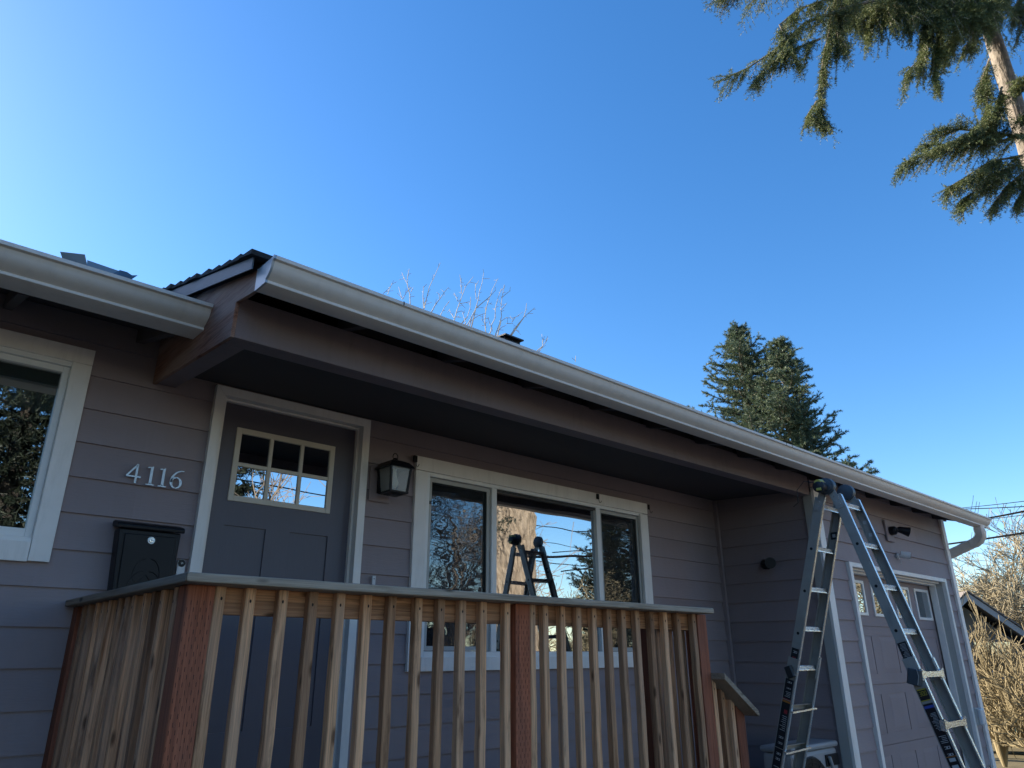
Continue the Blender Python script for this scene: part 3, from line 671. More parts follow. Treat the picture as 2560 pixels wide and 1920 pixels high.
# stair rail going down to the right
sl = (-.292 + .011) / (4.092 - 3.661)
def srail(x): return -.011 + sl * (x - 3.661)
pts = [(3.795, srail(3.795) - .030), (4.105, srail(4.105) - .030), (4.105, srail(4.105)), (3.795, srail(3.795))]
part(MB().prism([(3.786, srail(3.786) - .034), (4.10, srail(4.10) - .034), (4.112, srail(4.10) - .026), (4.10, srail(4.10)), (3.786, srail(3.786))], lambda p, y: (p[0], y, p[1]), 0, .14), 'handrail', 'cap', (0, 2.405, 0), .003)
part(MB().prism([(3.786, srail(3.786) - .036), (3.786, srail(3.786) - .150), (4.00, srail(4.00) - .150), (4.00, srail(4.00) - .036)], lambda p, y: (p[0], y, p[1]), 0, .037), 'rail', 'woodx', (0, RY + .037, 0))
for i, x in enumerate((3.788, 3.868, 3.955)):
    mb = MB().prism([(0, srail(x) - .036), (.034, srail(x + .034) - .036), (.034, -1.2), (0, -1.2)], lambda p, y: (p[0], y, p[1]), 0, .0355)
    mb.add([(.016 + .0036 * math.cos(t), -.0005, srail(x) - .085 + .006 * math.sin(t)) for t in np.linspace(0, 2 * math.pi, 9)[:-1]], [tuple(range(8))], 1)
    part(mb, 'baluster', ['wood', 'hole'], (x, RY, 0))
part(MB().prism([(0, srail(4.004) - .036), (.086, srail(4.09) - .036), (.086, GZ), (0, GZ)], lambda p, y: (p[0], y, p[1]), 0, .087), 'post', 'red', (4.004, RY + .001, 0), .003)
# deck floor, rim and steps
for i in range(11): part(MB().box(0, 3.0, 0, .132, 0, .03), 'floor_board', 'woodx', (.79, 2.53 + i * .1345, -.752), .002)
part(MB().box(0, 2.98, 0, .037, 0, .19), 'rim_joist', 'woodx', (.80, RY + .095, -.944))
part(MB().box(0, .037, 0, 1.3, 0, .19), 'rim_joist', 'woody', (.80, RY + .135, -.945))
for i in range(5):
    part(MB().box(0, .29, 0, 1.0, 0, .035), 'step', 'woody', (3.80 + i * .27, 2.95, -.93 - i * .17), .003)
for y in (2.94, 3.93):
    part(MB().prism([(3.80, -.76), (5.15, -1.65), (5.15, GZ), (4.95, GZ), (3.80, -1.02)], lambda p, t: (p[0], t, p[1]), 0, .035), 'stringer', 'woodx', (0, y, 0))

# ------------------------------------------------------------------ things on the wall
# house number: four digits cut from plate metal
def glyph(parent, loops, ox, oz, h, tilt=0):
    for poly in loops:
        MB().prism([(ox + p[0] * h, oz + p[1] * h) for p in poly], lambda p, y: (p[0], y, p[1]), 3.978, 3.984).build('stroke', 'nickel', parent)
hn = thing('house_number', 'brushed metal house number 4116 on the siding above the mailbox', 'house number', (1.09, 3.99, .84))
def digit(loops, ox):
    dg = MB()
    for poly in loops: dg.prism([(ox + p[0] * .100, .836 + p[1] * .100) for p in poly], lambda p, y: (p[0], y, p[1]), 3.974, 3.981)
    o = dg.build('digit', 'nickel', hn); return o
four = [[(.0, .30), (.70, .30), (.70, .375), (.0, .375)], [(.0, .375), (.10, .375), (.50, .93), (.50, 1.0), (.45, 1.0)], [(.42, .0), (.52, .0), (.52, .299), (.42, .299)], [(.42, .376), (.52, .376), (.52, 1.0), (.42, .90)]]
one = [[(.16, .06), (.29, .06), (.29, 1.0), (.16, .93)], [(.02, .0), (.44, .0), (.44, .05), (.02, .05)], [(.10, .05), (.35, .05), (.29, .10), (.16, .10)], [(.02, .88), (.02, .93), (.16, .96), (.16, .90)]]
def ringpoly(cx_, cz_, rx, rz_, wx, wz, a0, a1, n=22):
    out = []; polys = []
    for i in range(n):
        t0 = a0 + (a1 - a0) * i / n; t1 = a0 + (a1 - a0) * (i + 1) / n
        f0 = wx(i / n); f1 = wx((i + 1) / n)
        polys.append([(cx_ + rx * math.cos(t0), cz_ + rz_ * math.sin(t0)), (cx_ + rx * math.cos(t1), cz_ + rz_ * math.sin(t1)), (cx_ + (rx - f1) * math.cos(t1), cz_ + (rz_ - f1 * .6) * math.sin(t1)), (cx_ + (rx - f0) * math.cos(t0), cz_ + (rz_ - f0 * .6) * math.sin(t0))][::-1])
    return polys
six = ringpoly(.32, .31, .31, .31, lambda t: .075 + .06 * abs(math.cos(t * 2 * math.pi)), None, 0, 2 * math.pi)
six += ringpoly(.62, .33, .61, .67, lambda t: .075 + .055 * t, None, math.pi * .47, math.pi * 1.0, 12)
digit(four, .950); digit(one, 1.046); digit(one, 1.106); digit(six, 1.163)
settle(hn)

mbx = thing('mailbox', 'black metal wall mailbox with a round lock beside the front door', 'mailbox', (1.11, 3.99, .42))
kx = 3.90 / 4
MB().prism([(.975 * kx + .02, .20), (1.262 * kx + .0, .20), (1.272 * kx, .610 * kx), (.972 * kx, .610 * kx)], lambda p, y: (p[0], y, p[1]), 3.895, 3.990).build('body', 'black', mbx, bevel=.008)
MB().prism([(.985 * kx + .025, .235), (1.240 * kx, .235), (1.247 * kx, .585 * kx), (1.0 * kx, .585 * kx)], lambda p, y: (p[0], y, p[1]), 3.886, 3.8945).build('front_panel', 'black', mbx, bevel=.004)
MB().prism([(3.878, .592), (3.990, .612), (3.990, .640), (3.965, .640), (3.89, .622), (3.876, .612)], lambda p, x: (x, p[0], p[1]), .958 * kx, 1.284 * kx).build('lid', 'black', mbx, bevel=.006)
MB().tube([(1.125 * kx, 3.886, .558 * kx), (1.125 * kx, 3.878, .558 * kx)], [.019, .017], 24).build('lock', 'nickel', mbx, smooth=True)
MB().cyl((1.125 * kx, 3.8779, .558 * kx), (1.125 * kx, 3.874, .558 * kx), .010, .010, 16).box(1.125 * kx - .001, 1.125 * kx + .001, 3.8735, 3.875, .558 * kx - .005, .558 * kx + .005, 1).build('keyhole', ['alub', 'hole'], mbx)
vs = MB()
for sgn in (-1, 1):
    for q in range(3):
        vs.tube([(1.10 + sgn * (.012 + .05 * math.sin(t * 2.6) * (1 + .3 * q)), 3.8855, .40 - .06 * q + .055 * math.cos(t * 3.3)) for t in np.linspace(0, 1.3, 12)], .0022, 5)
vs.build('embossing', 'black', mbx); settle(mbx)

bell = thing('doorbell', 'white video doorbell with a black lens between mailbox and door frame', 'doorbell', (1.285, 3.99, .41))
pl = [(.020 * math.cos(t), .045 + .020 * math.sin(t)) for t in np.linspace(0, math.pi, 14)] + [(.020 * math.cos(t), -.055 + .020 * math.sin(t)) for t in np.linspace(math.pi, 2 * math.pi, 14)]
o = MB().prism(pl[::-1], lambda p, y: (p[0], y, p[1]), -.030, -.003).build('body', 'whitep', bell, bevel=.002)
MB().cyl((0, -.0302, .045), (0, -.034, .045), .0185, .0175, 24).build('lens', 'black', bell)
MB().cyl((0, -.0342, .045), (0, -.0352, .045), .006, .006, 16).build('lens_glass', 'glass_lamp', bell)

# porch lantern
lc = atY(985, 1205, 3.862)
lc.z += .036; lan = thing('porch_lantern', 'black square porch lantern with clear panes and a frosted bulb, beside the door', 'lantern', tuple(lc))
def frust(mb, w0, z0, w1, z1, mi=0): return mb.add([(-w0, -w0, z0), (w0, -w0, z0), (w0, w0, z0), (-w0, w0, z0), (-w1, -w1, z1), (w1, -w1, z1), (w1, w1, z1), (-w1, w1, z1)], [(0, 3, 2, 1), (4, 5, 6, 7), (0, 1, 5, 4), (1, 2, 6, 5), (2, 3, 7, 6), (3, 0, 4, 7)], mi)
mb = MB(); frust(mb, .102, .045, .098, .055); frust(mb, .097, .0551, .072, .082); frust(mb, .0719, .0821, .030, .098); mb.cyl((0, 0, .098), (0, 0, .112), .022, .016, 16)
mb.build('roof', 'black', lan)
MB().tube([(.020 * math.cos(t), 0, .122 + .022 * math.sin(t)) for t in np.linspace(-.4, math.pi + .4, 18)], .0032, 8).build('loop', 'black', lan, smooth=True)
mb = MB()
for sx in (-1, 1):
    for sy in (-1, 1): mb.bar((sx * .066, sy * .066, -.100), (sx * .080, sy * .080, .045), .013, .013)
frust(mb, .073, -.108, .075, -.098)
frust(mb, .03, -.118, .055, -.1085)
mb.build('cage', 'black', lan)
for a in range(4):
    q = [(-.062, -.0665, -.098), (.062, -.0665, -.098), (.074, -.0805, .0445), (-.074, -.0805, .0445)]
    rot = Matrix.Rotation(a * math.pi / 2, 3, 'Z'); mb = MB().add([rot @ Vector(p) for p in q] + [rot @ (Vector(p) + Vector((0, .003, 0))) for p in q], [(0, 1, 2, 3), (7, 6, 5, 4), (0, 4, 5, 1), (1, 5, 6, 2), (2, 6, 7, 3), (3, 7, 4, 0)]); mb.build('pane', 'glass_lamp', lan)
prof = [(.013, .045), (.013, .015), (.017, .0), (.026, -.022), (.030, -.04), (.027, -.058), (.016, -.070), (.002, -.074)]
MB().tube([(0, 0, z) for _, z in prof], [r_ for r_, _ in prof], 20).build('bulb', 'bulb', lan, smooth=True)
MB().box(-.02, .02, .078, .13, -.02, .03).box(-.052, .052, .112, .135, -.09, .09).build('wall_mount', 'black', lan, bevel=.004)
MB().box(-.11, .06, .1355, .1395, -.14, .075).build('mount_block', 'siding', lan, bevel=.002)

lan.scale = (.93, .93, 1.06)
# hooks on the window casing
for px_, z_, wd, lab in ((2.727, 1.255, .022, 'black clip hook at the top left corner of the window casing, right of the lantern'),
                     (4.612, 1.255, .018, 'black clip hook on the head casing above the right mullion of the window'),
                     (5.312, 1.255, .012, 'black clip hook at the top right end of the window casing')):
    h = thing('clip_hook', lab, 'hook', (px_ * k, 3.974, z_ * k), 'clip hooks along the top of the wide window')
    MB().box(-wd / 2 - .004, wd / 2 + .004, -.012, .0, -.008, .036).build('plate', 'black', h, bevel=.002)
    MB().tube([(.006, -.010, -.008), (.006, -.014, -.030), (.010, -.020, -.041), (.015, -.026, -.036), (.017, -.029, -.024)], .0022, 6).build('wire_hook', 'black', h)
jk = MB().box(-.011, .011, -.016, 0, -.03, .03).cyl((0, -.0165, .012), (0, -.0175, .012), .003, .003, 10, 1).build('wall_bracket', ['whitep', 'hole']); jk.location = (2.461 * .996, 3.993, .440)
tag(jk, 'tiny pale metal bracket on the siding just above the cap rail, left of the window', 'bracket')

# flood lights
def flood(loc, face, label, head):
    o = thing('floodlight', label, 'floodlight', loc, 'black wall floodlights around the garage corner')
    n = Vector(face); t = Vector((0, 0, 1)).cross(n)
    mb = MB().cyl(n * .0, n * .05, .045, .045, 20).cyl(n * .05, n * .065, .045, .034, 20).build('base', 'black', o, smooth=True)
    j = n * .06; e = j + Vector(head[0]) * .055
    MB().tube([n * .05, j + Vector(head[0]) * .02, e], .014, 10).build('knuckle', 'black', o, smooth=True)
    hd_ = Vector(head[1]).normalized(); MB().tube([e - hd_ * .02, e, e + hd_ * .03, e + hd_ * .085, e + hd_ * .095], [.022, .032, .036, .048, .050], 22).build('head', 'black', o, smooth=True)
    MB().cyl(e + hd_ * .0952, e + hd_ * .0965, .042, .042, 22).build('lens', 'black' if face[0] else 'glass_lamp', o)
    MB().cyl(e + hd_ * .086, e + hd_ * .0951, .041, .041, 22).build('reflector', 'black' if face[0] else 'hinge', o)
    return o
flood((8.05, 2.952, 1.215), (0, -1, 0), 'black floodlight on the bright garage front high above the garage door', ((.9, -.3, .2), (.55, -.75, -.30)))
tag(MB().box(7.955, 8.13, 2.950, 2.968, 1.105, 1.322).build('mounting_block', 'siding', bevel=.002), 'mauve-grey mounting block behind the floodlight on the garage front', 'mounting block')
flood((GX - .008, 3.50, .795), (-1, 0, 0), 'black floodlight on the deep shaded side wall left of the ladder', ((-.25, -.95, .0), (-.75, -.6, -.05)))
sc = thing('security_camera', 'white bullet security camera above the garage door windows', 'camera', (8.15, 2.958, .965))
MB().tube([(0, 0, 0), (0, -.012, 0)], [.030, .028], 20).build('wall_base', 'whitep', sc, smooth=True)
MB().tube([(0, -.012, 0), (.02, -.04, .005), (.04, -.06, .012)], .010, 10).build('stem', 'whitep', sc, smooth=True)
hd2 = Vector((.35, -.85, -.22)).normalized(); p0 = Vector((.035, -.045, .012))
MB().tube([p0 - hd2 * .03, p0 - hd2 * .025, p0 + hd2 * .06, p0 + hd2 * .066], [.022, .034, .037, .035], 22).build('body', 'whitep', sc, smooth=True)
MB().cyl(p0 + hd2 * .0662, p0 + hd2 * .069, .028, .028, 20).build('lens', 'black', sc)
MB().tube([(0, -.008, -.02), (.01, -.02, -.055), (.02, -.01, -.075)], .004, 6).build('cable', 'whitep', sc)
ob = thing('outdoor_outlet', 'grey outlet with a cloudy bubble cover low on the siding by the garage door casing', 'outlet', (9.475, 2.965, -.632))
MB().box(-.055, .065, -.045, 0, -.085, .085).build('box', 'gtrim', ob, bevel=.006)
MB().box(-.05, .06, -.085, -.0455, -.08, .08).build('bubble_cover', 'whitep', ob, bevel=.014)

# heat pump
hp = thing('heat_pump', 'white outdoor heat pump unit in the shaded corner behind the ladder legs', 'heat pump', (5.93, 3.25, -1.4))
fc = (5.80, 3.06, -1.0)
MB().box(5.60, 6.36, 3.06, 3.30, -1.45, -.70).build('body', 'whiteu', hp, bevel=.03)
MB().box(5.59, 6.37, 3.045, 3.312, -.6995, -.655).build('lid', 'whiteu', hp, bevel=.018)
MB().tube([(5.89, 3.055, -1.02), (5.89, 3.0592, -1.02)], [.275, .285], 40).build('fan_opening', 'black', hp)
mb = MB()
for q in range(9): mb.tube([(5.89 + (.03 + q * .03) * math.cos(t), 3.045, -1.02 + (.03 + q * .03) * math.sin(t)) for t in np.linspace(0, 2 * math.pi, 33)], .002, 5, cap=False)
for q in range(12): a = q * math.pi / 6; mb.tube([(5.89, 3.046, -1.02), (5.89 + .28 * math.cos(a), 3.046, -1.02 + .28 * math.sin(a))], .002, 5)
mb.build('fan_grille', 'black', hp)
mb = MB()
for q in range(3):
    a = q * 2.094; mb.add([(5.89 + .04 * math.cos(a + t) + (.21 * math.cos(a + t * 1.3) if s_2 else 0), 3.056 - .004 * s_2, -1.02 + .04 * math.sin(a + t) + (.21 * math.sin(a + t * 1.3) if s_2 else 0)) for s_2 in (0, 1) for t in (0, .4, .8)], [(0, 1, 4, 3), (1, 2, 5, 4)])
mb.build('fan_blade', 'hinge', hp)
MB().box(6.13, 6.345, 3.0475, 3.0595, -.83, -.745).build('service_recess', 'black', hp, bevel=.01)
MB().tube([(6.16, 3.035, -.76), (6.19, 3.03, -.86), (6.26, 3.03, -.93), (6.30, 3.03, -1.1), (6.30, 3.04, -1.45)], .014, 10).build('conduit', 'whiteu', hp, smooth=True)
MB().box(5.55, 5.62, 3.05, 3.40, -1.62, -1.451).box(6.22, 6.29, 3.05, 3.40, -1.62, -1.451).build('foot', 'hinge', hp)
MB().box(5.4, 6.4, 2.98, 3.45, GZ, -1.6205).build('pad', 'concrete', hp)
settle(hp)

# ------------------------------------------------------------------ ladder
lad = thing('ladder', 'aluminium articulated ladder standing open as an A frame in front of the garage corner', 'ladder', (5.45, 2.3, GZ))
XL, XR = 5.27, 5.595
HZ, HY = 1.17, 2.318
fy = lambda z: 2.262 - .262 * (1.10 - z); ry = lambda z: 2.385 + .330 * (1.10 - z)
def chan(x, yf_, z0, z1, w, t, name, mat='alu', lip=1):
    """C channel rail between heights z0 and z1"""
    a = Vector((x, yf_(z0), z0)); b = Vector((x, yf_(z1), z1)); dr_ = (b - a).normalized(); n_ = Vector((1, 0, 0)); s2 = n_.cross(dr_)
    c = (a + b) / 2; L = (b - a).length / 2; mb = MB()
    mb.obox(c, (dr_, s2, n_), (L, w / 2, .0016))
    for sg in (-1, 1): mb.obox(c + s2 * sg * (w / 2 - .002) + n_ * lip * t / 2, (dr_, s2, n_), (L, .0022, t / 2))
    return mb.build(name, mat, lad, bevel=.0012)
wU = .066; wD = .076
for x, lp, off in ((XL, 1, -.012), (XR, -1, .012)):
    chan(x, fy, -.16, 1.10, wU, .026, 'rail', lip=lp)
    chan(x, ry, -.16, 1.10, wU, .026, 'rail', lip=lp)
    chan(x + off, fy, GZ + .03, -.02, wD, .030, 'outer_rail', lip=lp)
    chan(x + off, ry, GZ + .03, -.02, wD, .030, 'outer_rail', lip=lp)
    # bright front edges of the rails
    for yf_, z0, z1, sg in ((fy, -.16, 1.10, -1), (ry, -.16, 1.10, -1), (fy, GZ + .03, -.02, -1), (ry, GZ + .03, -.02, -1)):
        a = Vector((x + (off if z1 < 0 else 0) + lp * .013, yf_(z0) - wU / 2 - .0045 - (.005 if z1 < 0 else 0), z0)); b = Vector((a.x, yf_(z1) - wU / 2 - .0045 - (.005 if z1 < 0 else 0), z1))
        MB().bar(a, b, .024, .003).build('rail_flange', 'alub', lad)
    for yf_ in (fy, ry):
        z = GZ; MB().box(x + off - .022, x + off + .022, yf_(z) - .05, yf_(z) + .05, z + .01, z + .05).build('foot', 'blackp', lad, bevel=.004)
# rungs: ribbed tubes in the upper sections, flared steel rungs in the outer ones
def rib_rung(yf_, z):
    a = yf_(z); mb = MB()
    mb.box(XL + .003, XR - .003, a - .020, a + .020, z - .012, z + .012)
    for i in range(4): mb.tube([(XL + .003, a - .021, z - .012 + i * .008), (XR - .003, a - .021, z - .012 + i * .008)], .003, 6)
    for i in range(4): mb.tube([(XL + .003, a - .015 + i * .010, z + .0125), (XR - .003, a - .015 + i * .010, z + .0125)], .003, 6)
    mb.box(XL + .003, XR - .003, a - .026, a - .018, z - .020, z - .0125)
    return mb.build('rung', 'alub', lad)
for z in (1.030, .735, .440, .148): rib_rung(fy, z)
for z in (1.035, .738, .455, .182, -.088): rib_rung(ry, z)
def wide_rung(yf_, z):
    a = yf_(z) - .052; x0, x1 = XL - .028, XR + .028
    mb = MB(); n = 16
    P = []
    for i in range(n + 1):
        t = i / n; x = x0 + (x1 - x0) * t; e = max(0, 1 - min(t, 1 - t) / .20) ** 1.5
        h = .017 + .020 * e; P.append((x, h))
    vs = []
    for x, h in P:
        dp = .006 * max(0, 1 - abs(x - (x0 + x1) / 2) / ((x1 - x0) * .30))
        vs += [(x, a, z - h), (x, a, z + h), (x, a + .030 + dp, z + h * .8), (x, a + .030 + dp, z - h * .8)]
    fs = [(0, 1, 2, 3), tuple(n * 4 + q for q in (3, 2, 1, 0))]
    for i in range(n):
        for q in range(4): fs.append((i * 4 + q, (i + 1) * 4 + q, (i + 1) * 4 + (q + 1) % 4, i * 4 + (q + 1) % 4))
    mb.add(vs, fs)
    for sx in (x0 + .006, x1 - .006):
        for dz in (-.024, .024): mb.cyl((sx, a - .001, z + dz), (sx, a - .004, z + dz), .004, .004, 8)
    return mb.build('outer_rung', 'alub', lad)
for z in (-.120, -.410, -.70, -.99, -1.28, -1.55): wide_rung(fy, z)
def flat_rung(yf_, z):
    a = yf_(z); x0, x1 = XL - .010, XR + .010
    MB().box(x0, x1, a + .018, a + .022, z - .018, z + .018).box(x0, x1, a - .030, a + .018, z + .014, z + .018).build('outer_rung', 'alu', lad)
    MB().bar((x0 - .008, a - .05, z - .028), (x1 + .014, a - .05, z - .016), .012, .012, (0, 1, 0)).build('strap', 'alub', lad)
for z in (-.358, -.628, -.90, -1.20, -1.5): flat_rung(ry, z)
# rung holes on the outer faces of the rails
for z in (1.030, .735, .440, .148):
    for yf_ in (fy, ry):
        for x in (XL, XR):
            s2 = -1 if x == XL else 1
            MB().cyl((x + s2 * .0018, yf_(z), z), (x + s2 * .0026, yf_(z), z), .0105, .0105, 16).build('rung_socket', 'hole', lad)
# hinges
for x, s2 in ((XL, -1), (XR, 1)):
    MB().tube([(x - .026, HY, HZ), (x - .022, HY, HZ), (x + .022, HY, HZ), (x + .026, HY, HZ)], [.055, .062, .062, .055], 28).build('hinge', 'hinge', lad, smooth=True)
    kn = MB().tube([(x + s2 * .0262, HY, HZ), (x + s2 * .034, HY, HZ), (x + s2 * .038, HY, HZ)], [.048, .046, .036], 20).build('hinge_knob', 'hinge', lad, smooth=True)
    MB().box(x + s2 * .038 - .002, x + s2 * .038 + .002, HY - .012, HY + .012, HZ - .03, HZ + .03).build('lock_mark', 'gtrim', lad, bevel=.001)
    for yf_ in (fy, ry):
        a = Vector((x + s2 * .004, yf_(1.0), 1.0)); b = Vector((x + s2 * .004, HY + (yf_(1.13) - HY) * .6, 1.13))
        MB().bar(a, b, .006, .055).build('hinge_plate', 'alu', lad)
        for q in range(4): z = 1.03 + q * .02; MB().cyl((x + s2 * .0075, yf_(z) + (.014 if q % 2 else -.014), z), (x + s2 * .0095, yf_(z) + (.014 if q % 2 else -.014), z), .0035, .0035, 8).build('rivet', 'alub', lad)
# lock handles of the outer sections
for yf_ in (fy,):
    y = yf_(-.13); MB().obox((XL - .034, y + .0, -.135), ((0, -.25, 1), (0, 1, .25), (1, 0, 0)), (.048, .042, .020), ch=.012).build('slide_lock', 'hinge', lad, bevel=.004)
    MB().tube([(XL - .056, y - .03, -.09), (XL - .060, y - .036, -.13), (XL - .056, y - .02, -.18)], .0018, 6).build('lock_edge', 'gtrim', lad)
y = ry(-.115); MB().obox((XL - .030, y, -.115), ((0, .3, 1), (0, 1, -.3), (1, 0, 0)), (.040, .030, .018), ch=.01).build('slide_lock', 'blackp', lad, bevel=.003)
# stickers on the outer faces of the left rails
def sticker(yf_, z0, z1, x, w, marks, name='sticker', mirror=False):
    a = Vector((x, yf_(z0), z0)); b = Vector((x, yf_(z1), z1)); dr_ = (b - a).normalized(); s2 = Vector((1, 0, 0)).cross(dr_)   # s2 points to -Y-ish or +Y-ish
    if s2.y < 0: s2 = -s2
    L = (b - a).length; mb = MB()
    nrm = Vector((-1, 0, 0))
    def quad(u0, u1, v0, v1, e, mi):
        P = [a + dr_ * (u * L) + s2 * (v * w) + nrm * e for u, v in ((u0, v0), (u0, v1), (u1, v1), (u1, v0))]
        Q = [p - nrm * .0004 for p in P]
        mb.add(P + Q, [(0, 1, 2, 3), (7, 6, 5, 4), (0, 4, 5, 1), (1, 5, 6, 2), (2, 6, 7, 3), (3, 7, 4, 0)], mi)
    quad(0, 1, -.5, .5, .0008, 0)
    for u0, u1, v0, v1, mi in marks: quad(u0, u1, v0, v1, .0013, mi)
    return mb.build(name, ['sticker', 'ink', 'inky', 'inkr', 'inko', 'inkb'], lad)
rs = random.Random(5)
def lines(u0, u1, n, mi=1, vmax=.36):
    out = []
    for i in range(n):
        u = u1 - (u1 - u0) * (i + .3) / n; out.append((u - (u1 - u0) / n * .28, u, -vmax, rs.uniform(.05, vmax), mi))
    return out
def icon(uc, mi=1, s=.02):
    return [(uc - s, uc - s * .6, -.25, .25, mi), (uc + s * .6, uc + s, -.25, .25, mi), (uc - s * .5, uc + s * .5, -.08, .08, mi), (uc - s, uc + s, -.30, -.22, mi)]
xo = XL - .0020
sticker(fy, -.075, .075, xo, .058, lines(.30, .95, 13) + [(.08, .24, -.22, .22, 3), (.26, .28, -.4, .4, 3)])
xo2 = XL - .0142
# lower sticker of the front leg with its big 300 block
def digits300(yf_, zc, x, h, w):
    a = Vector((x - .0016, yf_(zc), zc)); dr_ = Vector((0, yf_(zc + 1) - yf_(zc), 1)).normalized(); s2 = Vector((0, 1, -dr_.y)).normalized()
    mb = MB(); seg = {'3': ['t', 'm', 'b', 'tr', 'br'], '0': ['t', 'b', 'tl', 'tr', 'bl', 'br']}
    for i, ch_ in enumerate('300'):
        cx_ = (1 - i) * w   # reading runs from +Y to -Y when seen from the camera side
        for sg in seg[ch_]:
            q = {'t': ((-.35, .35), (.40, .5)), 'm': ((-.3, .3), (-.05, .05)), 'b': ((-.35, .35), (-.5, -.40)), 'tl': ((.24, .38), (0, .45)), 'tr': ((-.38, -.24), (0, .45)), 'bl': ((.24, .38), (-.45, 0)), 'br': ((-.38, -.24), (-.45, 0))}[sg]
            (v0, v1), (u0, u1) = q
            P = [a + s2 * (cx_ + v * w) + dr_ * (u * h) for v, u in ((v0, u0), (v1, u0), (v1, u1), (v0, u1))]; Q = [p + Vector((.0004, 0, 0)) for p in P]
            mb.add(P + Q, [(0, 1, 2, 3), (7, 6, 5, 4), (0, 4, 5, 1), (1, 5, 6, 2), (2, 6, 7, 3), (3, 7, 4, 0)])
    return mb.build('lettering', 'inky', lad)
sticker(fy, -.275, -.205, xo2, .062, [(.90, .98, -.45, .45, 2), (.02, .08, -.5, .5, 2)])
digits300(fy, -.232, xo2, .026, .016)
sticker(fy, -.66, -.290, xo2, .062, [(.93, .97, -.48, .48, 5)] + lines(.58, .86, 14) + lines(.40, .52, 5) + icon(.34) + icon(.24, s=.016) + [(.14, .19, -.3, .3, 1), (.03, .09, -.3, .3, 1), (.205, .215, -.5, .5, 4)])
sticker(fy, -1.2, -.665, xo2, .062, lines(.75, .98, 9) + icon(.6) + icon(.5) + [(.44, .46, -.5, .5, 4)] + lines(.1, .35, 8))
sticker(ry, -.045, .045, xo, .054, icon(.72, s=.08) + [(.10, .35, -.25, .25, 3)])
sticker(ry, -.30, -.165, xo2, .062, icon(.85, s=.04) + icon(.55, s=.03) + lines(.1, .4, 4) + [(.0, .03, -.5, .5, 3)])
sticker(ry, -.62, -.305, xo2, .062, [(.95, .99, -.5, .5, 4), (.72, .80, -.3, .1, 3)] + lines(.35, .68, 8) + icon(.22) + icon(.1))
sticker(ry, -.85, -.625, xo2, .062, icon(.85, s=.03) + icon(.7, s=.03) + [(.05, .10, -.5, .5, 2)] + lines(.2, .5, 5))
o = MB().box(XR - .0044, XR - .0022, ry(.86) - .027, ry(.86) + .027, .83, .885).box(XR - .0052, XR - .0045, ry(.86) - .012, ry(.86) + .012, .845, .87, 1).build('sticker', ['sticker', 'ink'], lad)
MB().box(XR - .0044, XR - .0022, fy(.88) - .02, fy(.88) + .02, .80, .95).box(XR - .0052, XR - .0045, fy(.83) - .012, fy(.83) + .012, .82, .845, 1).box(XR - .0052, XR - .0045, fy(.93) - .012, fy(.93) + .012, .915, .94, 1).build('sticker', ['alu', 'ink'], lad)
settle(lad)

# yellow and black device strapped at the left hinge
dv = thing('tape_measure', 'small yellow and black tape measure hanging on a cord at the left ladder hinge', 'tape measure', (XL - .075, 2.335, 1.16))
MB().tube([(-.032, 0, 0), (-.026, 0, 0), (.024, 0, 0)], [.034, .043, .043], 24).build('case', 'blackp', dv, smooth=True)
MB().tube([(-.030, 0, .026), (.022, 0, .030)], [.026, .030], 18).build('shell', 'yellow', dv, smooth=True)
MB().obox((-.030, -.004, -.022), ((0, 1, 0), (1, 0, 0), (0, 0, 1)), (.018, .008, .010), ch=.003).build('grip', 'yellow', dv, bevel=.002)
MB().tube([(-.02, .02, .03), (-.05, .09, .05), (-.06, .15, -.01), (-.05, .16, -.10), (-.05, .20, -.125)], .0028, 6).tube([(.0, -.02, -.035), (.03, -.01, -.075), (.07, 0, -.06), (.085, .0, -.03)], .0022, 6).build('cord', 'blackp', dv, smooth=True)

# ------------------------------------------------------------------ trees
def tri_mesh(name, V, mat, parent=None):
    """V: (n,3,3) array of triangles"""
    n = len(V); me = bpy.data.meshes.new(name); me.vertices.add(n * 3); me.vertices.foreach_set('co', V.reshape(-1).astype(np.float32))
    me.loops.add(n * 3); me.loops.foreach_set('vertex_index', np.arange(n * 3, dtype=np.int32)); me.polygons.add(n)
    me.polygons.foreach_set('loop_start', np.arange(0, n * 3, 3, dtype=np.int32)); me.polygons.foreach_set('loop_total', np.full(n, 3, dtype=np.int32))
    me.materials.append(M[mat]); me.update(calc_edges=True); me.validate(); o = bpy.data.objects.new(name, me); C.objects.link(o)
    if parent: o.parent = parent
    return o
def unit(v): return v / (np.linalg.norm(v, axis=-1, keepdims=True) + 1e-9)
def needles(segs, per_m, ln, wd, fwd=0.55, rnd=0.25):
    """segs: (n,2,3) twig segments -> needle triangles standing all round each twig"""
    segs = np.asarray(segs, float); a = segs[:, 0]; b = segs[:, 1]; L = np.linalg.norm(b - a, axis=1)
    cnt = np.maximum(2, (L * per_m).astype(int)); idx = np.repeat(np.arange(len(segs)), cnt); n = len(idx)
    t = rng.random(n)[:, None]; base = a[idx] + (b - a)[idx] * t; ax_ = unit((b - a)[idx])
    rv_ = unit(rng.normal(size=(n, 3))); per = unit(rv_ - ax_ * (rv_ * ax_).sum(1, keepdims=True))
    dirn = unit(per + ax_ * fwd + rng.normal(size=(n, 3)) * rnd); l_ = ln * (0.7 + .6 * rng.random((n, 1)))
    wv = unit(np.cross(dirn, rng.normal(size=(n, 3)))) * wd
    return np.stack([base - wv, base + wv, base + dirn * l_], 1)
